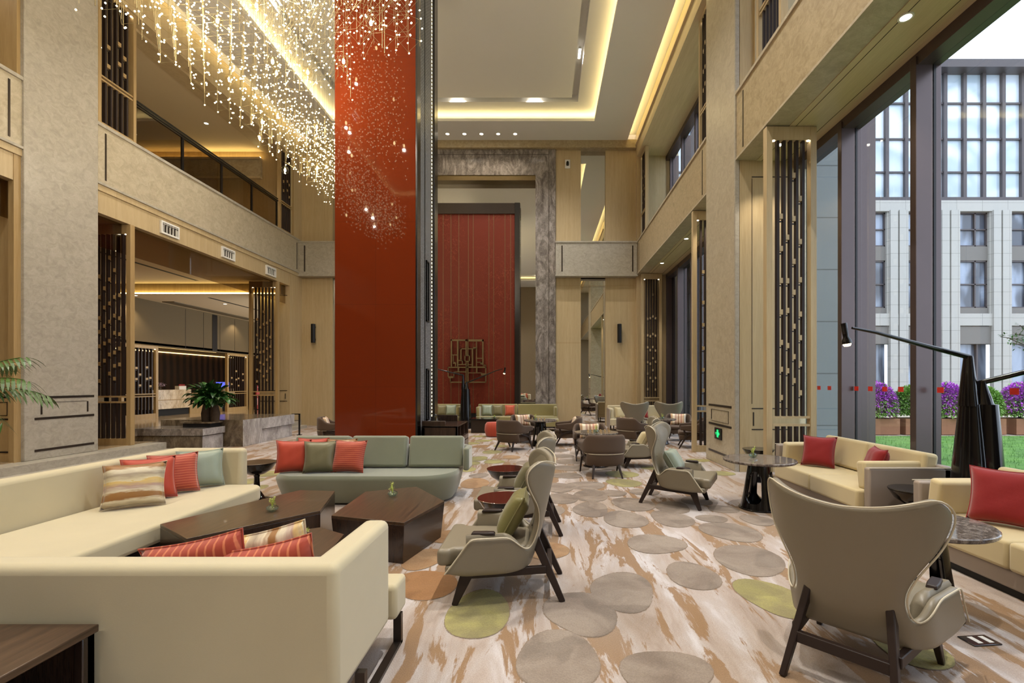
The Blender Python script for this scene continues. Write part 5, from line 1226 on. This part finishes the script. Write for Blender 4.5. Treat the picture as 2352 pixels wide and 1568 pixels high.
MB().box(-.16,.16,-.16,.16,0,.03).build('foot', M['black'], t); MB().box(-.04,.04,-.17,.17,.03,1.3).build('board', plain('sign_red', (158,40,26), .4), t)
MB().box(.041,.043,-.09,.09,1.19,1.225).box(.041,.043,-.12,-.10,.25,.62).box(.041,.043,-.08,.06,1.0,1.01).box(.041,.043,-.08,.03,.97,.98).build('lettering', M['paper'], t)

# ================================================================ outside
def stucco(name, rgb, w, h, rough=.8):
    t = NT(name); br = t.new('ShaderNodeTexBrick'); br.offset = 0
    br.inputs['Scale'].default_value = 1; br.inputs['Brick Width'].default_value = w; br.inputs['Row Height'].default_value = h; br.inputs['Mortar Size'].default_value = .012
    c = lin(rgb); br.inputs['Color1'].default_value = c; br.inputs['Color2'].default_value = tuple(x*.96 for x in c[:3])+(1,); br.inputs['Mortar'].default_value = tuple(x*.5 for x in c[:3])+(1,)
    t.link(t.co((1,1,1),(PI/2,0,0)), br.inputs['Vector']); return t.set(br.outputs['Color'], rough)
ext_stone = stucco('pale_cladding', (172,170,165), 1.9, .95); granite = stucco('grey_granite', (146,150,153), 3, 1.0)
spandrel = plain('grey_spandrel', (112,108,104), .6); fin_m = plain('dark_fin', (82,76,78), .4, .3)
t = NT('painted_reflection_glazing'); v = t.co((.25,.25,.35),(0,.5,0)); glz = t.set(t.ramp(t.noise(v, .8, 1, .4, .3), [(.40, lin((206,216,228))), (.52, lin((172,188,200))), (.62, lin((212,220,230)))], 'EASE'), .08, 0, .8)  # sky and building reflections are painted into the glass colour
t = NT('dark_glazing'); dgl = t.set(t.ramp(t.noise(t.co((.8,.8,.25)), 1.0, 2, .4, .6), [(.4, lin((70,76,88))), (.62, lin((150,162,182)))], 'EASE'), .06, 0, .8)
g = MB(); g.box(XW+.2, 60, -12, 60, -.4, -.12); struct('ground_outside', g, plain('paving_beige', (182,168,150), .9, var=.1))
lw = NT('lawn_green'); nf = lw.noise(lw.co(), 3, 6); lawn_m = lw.set(lw.ramp(nf, [(.3, lin((70,112,40))), (.7, lin((112,158,64)))]), .9); 
g = MB(); g.box(XW+.35, 30, 0, 16.2, -.14, -.08); struct('lawn', g, lawn_m)
g = MB(); r = random.Random(5)
for k in range(9000):
    x, y = r.uniform(5.6, 21), r.uniform(4.5, 16.0); a = r.uniform(0,6.28); h = r.uniform(.05,.11)
    if math.hypot(x-14.9,y-14) < .3 or (x < 6.6 and y > 9) : continue
    g.add([(x-.006*math.cos(a),y-.006*math.sin(a),-.085),(x+.006*math.cos(a),y+.006*math.sin(a),-.085),(x+r.uniform(-.03,.03),y+r.uniform(-.03,.03),-.085+h)], [(0,1,2)])
o = g.build('grass', lawn_m); o['kind'] = 'stuff'; tag(o, 'short green lawn grass outside the windows', 'grass')
t = thing('outside_pier', 'exterior pier of grey granite and brown metal cladding seen through the glazing', 'pier', (5.2,9.3,-.12))
MB().box(.02,.55,.0,1.7,0,12).build('granite', granite, t); MB().box(.56,1.18,-.02,1.7,0,12).build('metal_cladding', M['window_frame'], t)
t = thing('outside_pier', 'exterior brown metal pier seen through the glazing of the deeper bay', 'pier', (5.6,17.0,-.12)); MB().box(0,.9,0,1.6,0,6.6).build('metal_cladding', M['window_frame'], t); MB().box(-.4,0,0,1.6,0,6.6).build('granite', granite, t)
FY = 36.0
bl = thing('outside_building', 'pale stone building with dark window bays and a glass top storey across the lawn', 'building', (6,FY,-.12))
bx = lambda g, x0, x1, y0, y1, z0, z1: g.box(x0-6, x1-6, y0, y1, z0+.12, z1+.12)
pit = 3.82; off = 23.3-pit*5                       # first window's left side
g = MB(); wins = []
k = 0; x = off
prev = 5.0
while x < 52:
    bx(g, prev, x, 0, .8, 4.6, 15.2); wins.append(x); prev = x+2.3; x += pit
bx(g, prev, 54, 0, .8, 4.6, 15.2); bx(g, 5, 54, -.12, .8, 5.95, 6.85); bx(g, 5, 54, -.12, .8, 14.45, 15.25); bx(g, 5, 54, .3, .8, 7.0, 7.3)
for xx in wins: bx(g, xx-.75, xx-.1, -.25, .1, 0, 14.5); bx(g, xx+2.4, xx+2.95, -.25, .1, 0, 14.5)
g.build('stone_wall', ext_stone, bl)
g = MB()
for xx in wins: bx(g, xx, xx+2.3, .15, .6, 10.85, 11.9); bx(g, xx-.1, xx+2.4, .1, .6, 6.85, 7.3); bx(g, xx-.1, xx+2.4, -.02, .6, 4.6, 5.9)
g.build('spandrel', spandrel, bl)
for xx in wins:
    for z0, z1 in ((7.3,10.85),(11.9,14.45)):
        w = MB(); bx(w, xx, xx+2.3, .2, .32, z0, z0+.1); bx(w, xx, xx+2.3, .2, .32, z1-.1, z1); bx(w, xx, xx+.1, .2, .32, z0, z1); bx(w, xx+2.2, xx+2.3, .2, .32, z0, z1); bx(w, xx+1.35, xx+1.45, .2, .32, z0, z1); bx(w, xx, xx+2.3, .2, .32, (z0+z1)/2-.04, (z0+z1)/2+.04)
        o = w.build('window', fin_m, bl); p = MB(); bx(p, xx+.05, xx+2.25, .34, .36, z0, z1); p.build('pane', dgl, o)
    w = MB(); bx(w, xx+1.5, xx+1.62, .2, .4, 0, 4.6); bx(w, xx, xx+.1, .2, .4, 0, 4.6); o = w.build('shopfront', fin_m, bl); p = MB(); bx(p, xx-.1, xx+2.4, .42, .46, 0, 4.6); p.build('pane', dgl, o)
g = MB(); bx(g, 5, 54, 2.0, 2.1, 15.2, 26.0); g.build('glass_storey', glz, bl)
g = MB(); bx(g, 5, 54, 1.0, 4, 25.9, 26.5); bx(g, 5, 54, 1.2, 2.2, 15.2, 16.0); g.build('roof_edge', fin_m, bl)
g = MB()
for z in (18.2,20.8,23.6): bx(g, 5, 54, 1.85, 2.0, z-.06, z+.06)
g.build('transom', fin_m, bl)
x = 5.6
while x < 53:
    g = MB(); bx(g, x-.13, x+.13, 1.75, 2.0, 15.3, 26.2); g.build('fin', fin_m, bl); x += 1.52
# hedges in planters
def bush(name, label, x, y, w, h, col, seed, flowers):
    t = thing(name, label, 'hedge', (x,y,-.1), 0, 'flowering hedges across the lawn'); r = random.Random(seed)
    MB().box(-w/2,w/2,-.4,.4,0,.55).build('planter_box', plain('wood_planter', (150,104,76), .8, var=.15), t)
    g, f = MB(), MB()
    for k in range(5200):
        a, b = r.uniform(0,2*PI), r.uniform(-.4,1)
        d = Vector((math.cos(a)*math.sqrt(max(0,1-b*b)), math.sin(a)*math.sqrt(max(0,1-b*b)), b)); q = r.uniform(.75,1.05)
        p = Vector((d.x*w*.55*q, d.y*.55*q, .95+d.z*(h-.95)*q))
        top = p.z > .8+r.uniform(-.2,.5)
        leafy(f if flowers and top and r.random() < .8 else g, p, (d.x+r.uniform(-.8,.8), d.y+r.uniform(-.8,.8), d.z+r.uniform(-.6,.6)), r.uniform(.075,.13), r.uniform(.05,.08), .4, 2)
    g.build('foliage', M['hedge_leaf'], t)['kind'] = 'stuff'
    if flowers: f.build('blossoms', M['purple'], t)['kind'] = 'stuff'
    MB().tube([(0,0,.5),(0,0,1.1)], .05, 6).build('stem', M['bark'], t)
for i, (x, fl, lab) in enumerate(((11.9,1,'purple flowering hedge in a wooden planter, nearest the brown pier'),(13.1,0,'rounded green hedge between two purple ones, nearest the brown pier'),(14.35,1,'purple flowering hedge beside the wide window mullion'),
        (15.6,0,'rounded green hedge behind the black floor lamp'),(16.95,1,'purple flowering hedge beyond the floor lamp'),(18.2,0,'rounded green hedge hardly seen at the end of the row'),(10.6,0,'rounded green hedge hidden behind the brown pier'))):
    bush('hedge', lab, x, 17.2, 1.0, 1.75 if fl else 1.65, None, 60+i, fl)
t = thing('young_tree', 'young tree whose leafy branches reach in at the picture edge outside the glass', 'tree', (14.9,14,-.1)); r = random.Random(3)
MB().tube([(0,0,0),(.05,0,1.6),(0,.05,3.2)], [.07,.06,.04], 8).build('trunk', M['bark'], t); g = MB(); b = MB()
for k in range(26):
    a = r.uniform(0,6.28); el = r.uniform(.0,.9); ln = r.uniform(.5,1.3); z = r.uniform(2.6,3.5); e = Vector((math.cos(a)*math.cos(el)*ln, math.sin(a)*math.cos(el)*ln, z+math.sin(el)*ln)); b.tube([(0,0,z-.2),tuple(e)], .012, 4)
    for q in range(26): p = Vector((0,0,z)).lerp(e, r.uniform(.45,1.05))+Vector((r.gauss(0,.09),r.gauss(0,.09),r.gauss(0,.08))); leafy(g, p, (r.uniform(-1,1),r.uniform(-1,1),r.uniform(-.6,.4)), .11, .045, .4, 3)
g.build('leaves', M['leaf'], t)['kind'] = 'stuff'; b.build('branches', M['bark'], t)['kind'] = 'stuff'
sm = plain('sticker_red', (210,52,40), .5)
for px, lab in ((1881,'in front of the granite strip, nearer the screen'),(1905,'in front of the granite strip, nearer the mullion'),(1967,'in front of the brown pier, first of two'),(1999,'in front of the brown pier, second of two'),(2032,'in front of the purple hedge by the pier'),(2069,'in front of the green hedge by the wide mullion'),(2160,'at the edge of the wide mullion'),(2330,'in front of the purple hedge beyond the lamp')):
    d = 4.98*1110/(px-1248); o = MB().box(4.978,4.982,-.05,.05,-.035,.035).build('window_sticker', sm, loc=(0,d,1.61)); tag(o, 'small red sticker on the glass, '+lab, 'sticker', 'red stickers on the glass')

# ================================================================ light, camera, colour
w = bpy.data.worlds.new('World'); S.world = w; w.use_nodes = True
n = w.node_tree.nodes; bg = n['Background']; bg.inputs['Color'].default_value = (.90,.95,1,1); bg.inputs['Strength'].default_value = 3.2
L = bpy.data.lights.new('sun', 'SUN'); L.energy = 1.6; L.angle = .6; L.color = (1,.97,.93); o = bpy.data.objects.new('sun', L); C.objects.link(o)
o.rotation_euler = Vector((.35,.75,-.75)).to_track_quat('-Z','Y').to_euler(); o.location = (-10,-30,40)
cam = bpy.data.cameras.new('camera'); co = bpy.data.objects.new('camera', cam); C.objects.link(co)
co.location = (0,0,1.7); co.rotation_euler = (PI/2,0,0); cam.sensor_width = 36; cam.lens = 1110/2352*36; cam.shift_x = -72/2352; cam.shift_y = 95/2352
cam.clip_end = 300; S.camera = co
S.view_settings.view_transform = 'Standard'; S.view_settings.look = 'None'; S.view_settings.exposure = 0.08; S.view_settings.gamma = 1; S.view_settings.use_curve_mapping = False
cy = S.cycles
cy.max_bounces = 7; cy.diffuse_bounces = 4; cy.glossy_bounces = 4; cy.transparent_max_bounces = 16; cy.transmission_bounces = 4
cy.caustics_reflective = False; cy.caustics_refractive = False; cy.sample_clamp_indirect = 6; cy.use_denoising = True; cy.use_adaptive_sampling = True; cy.adaptive_threshold = .02
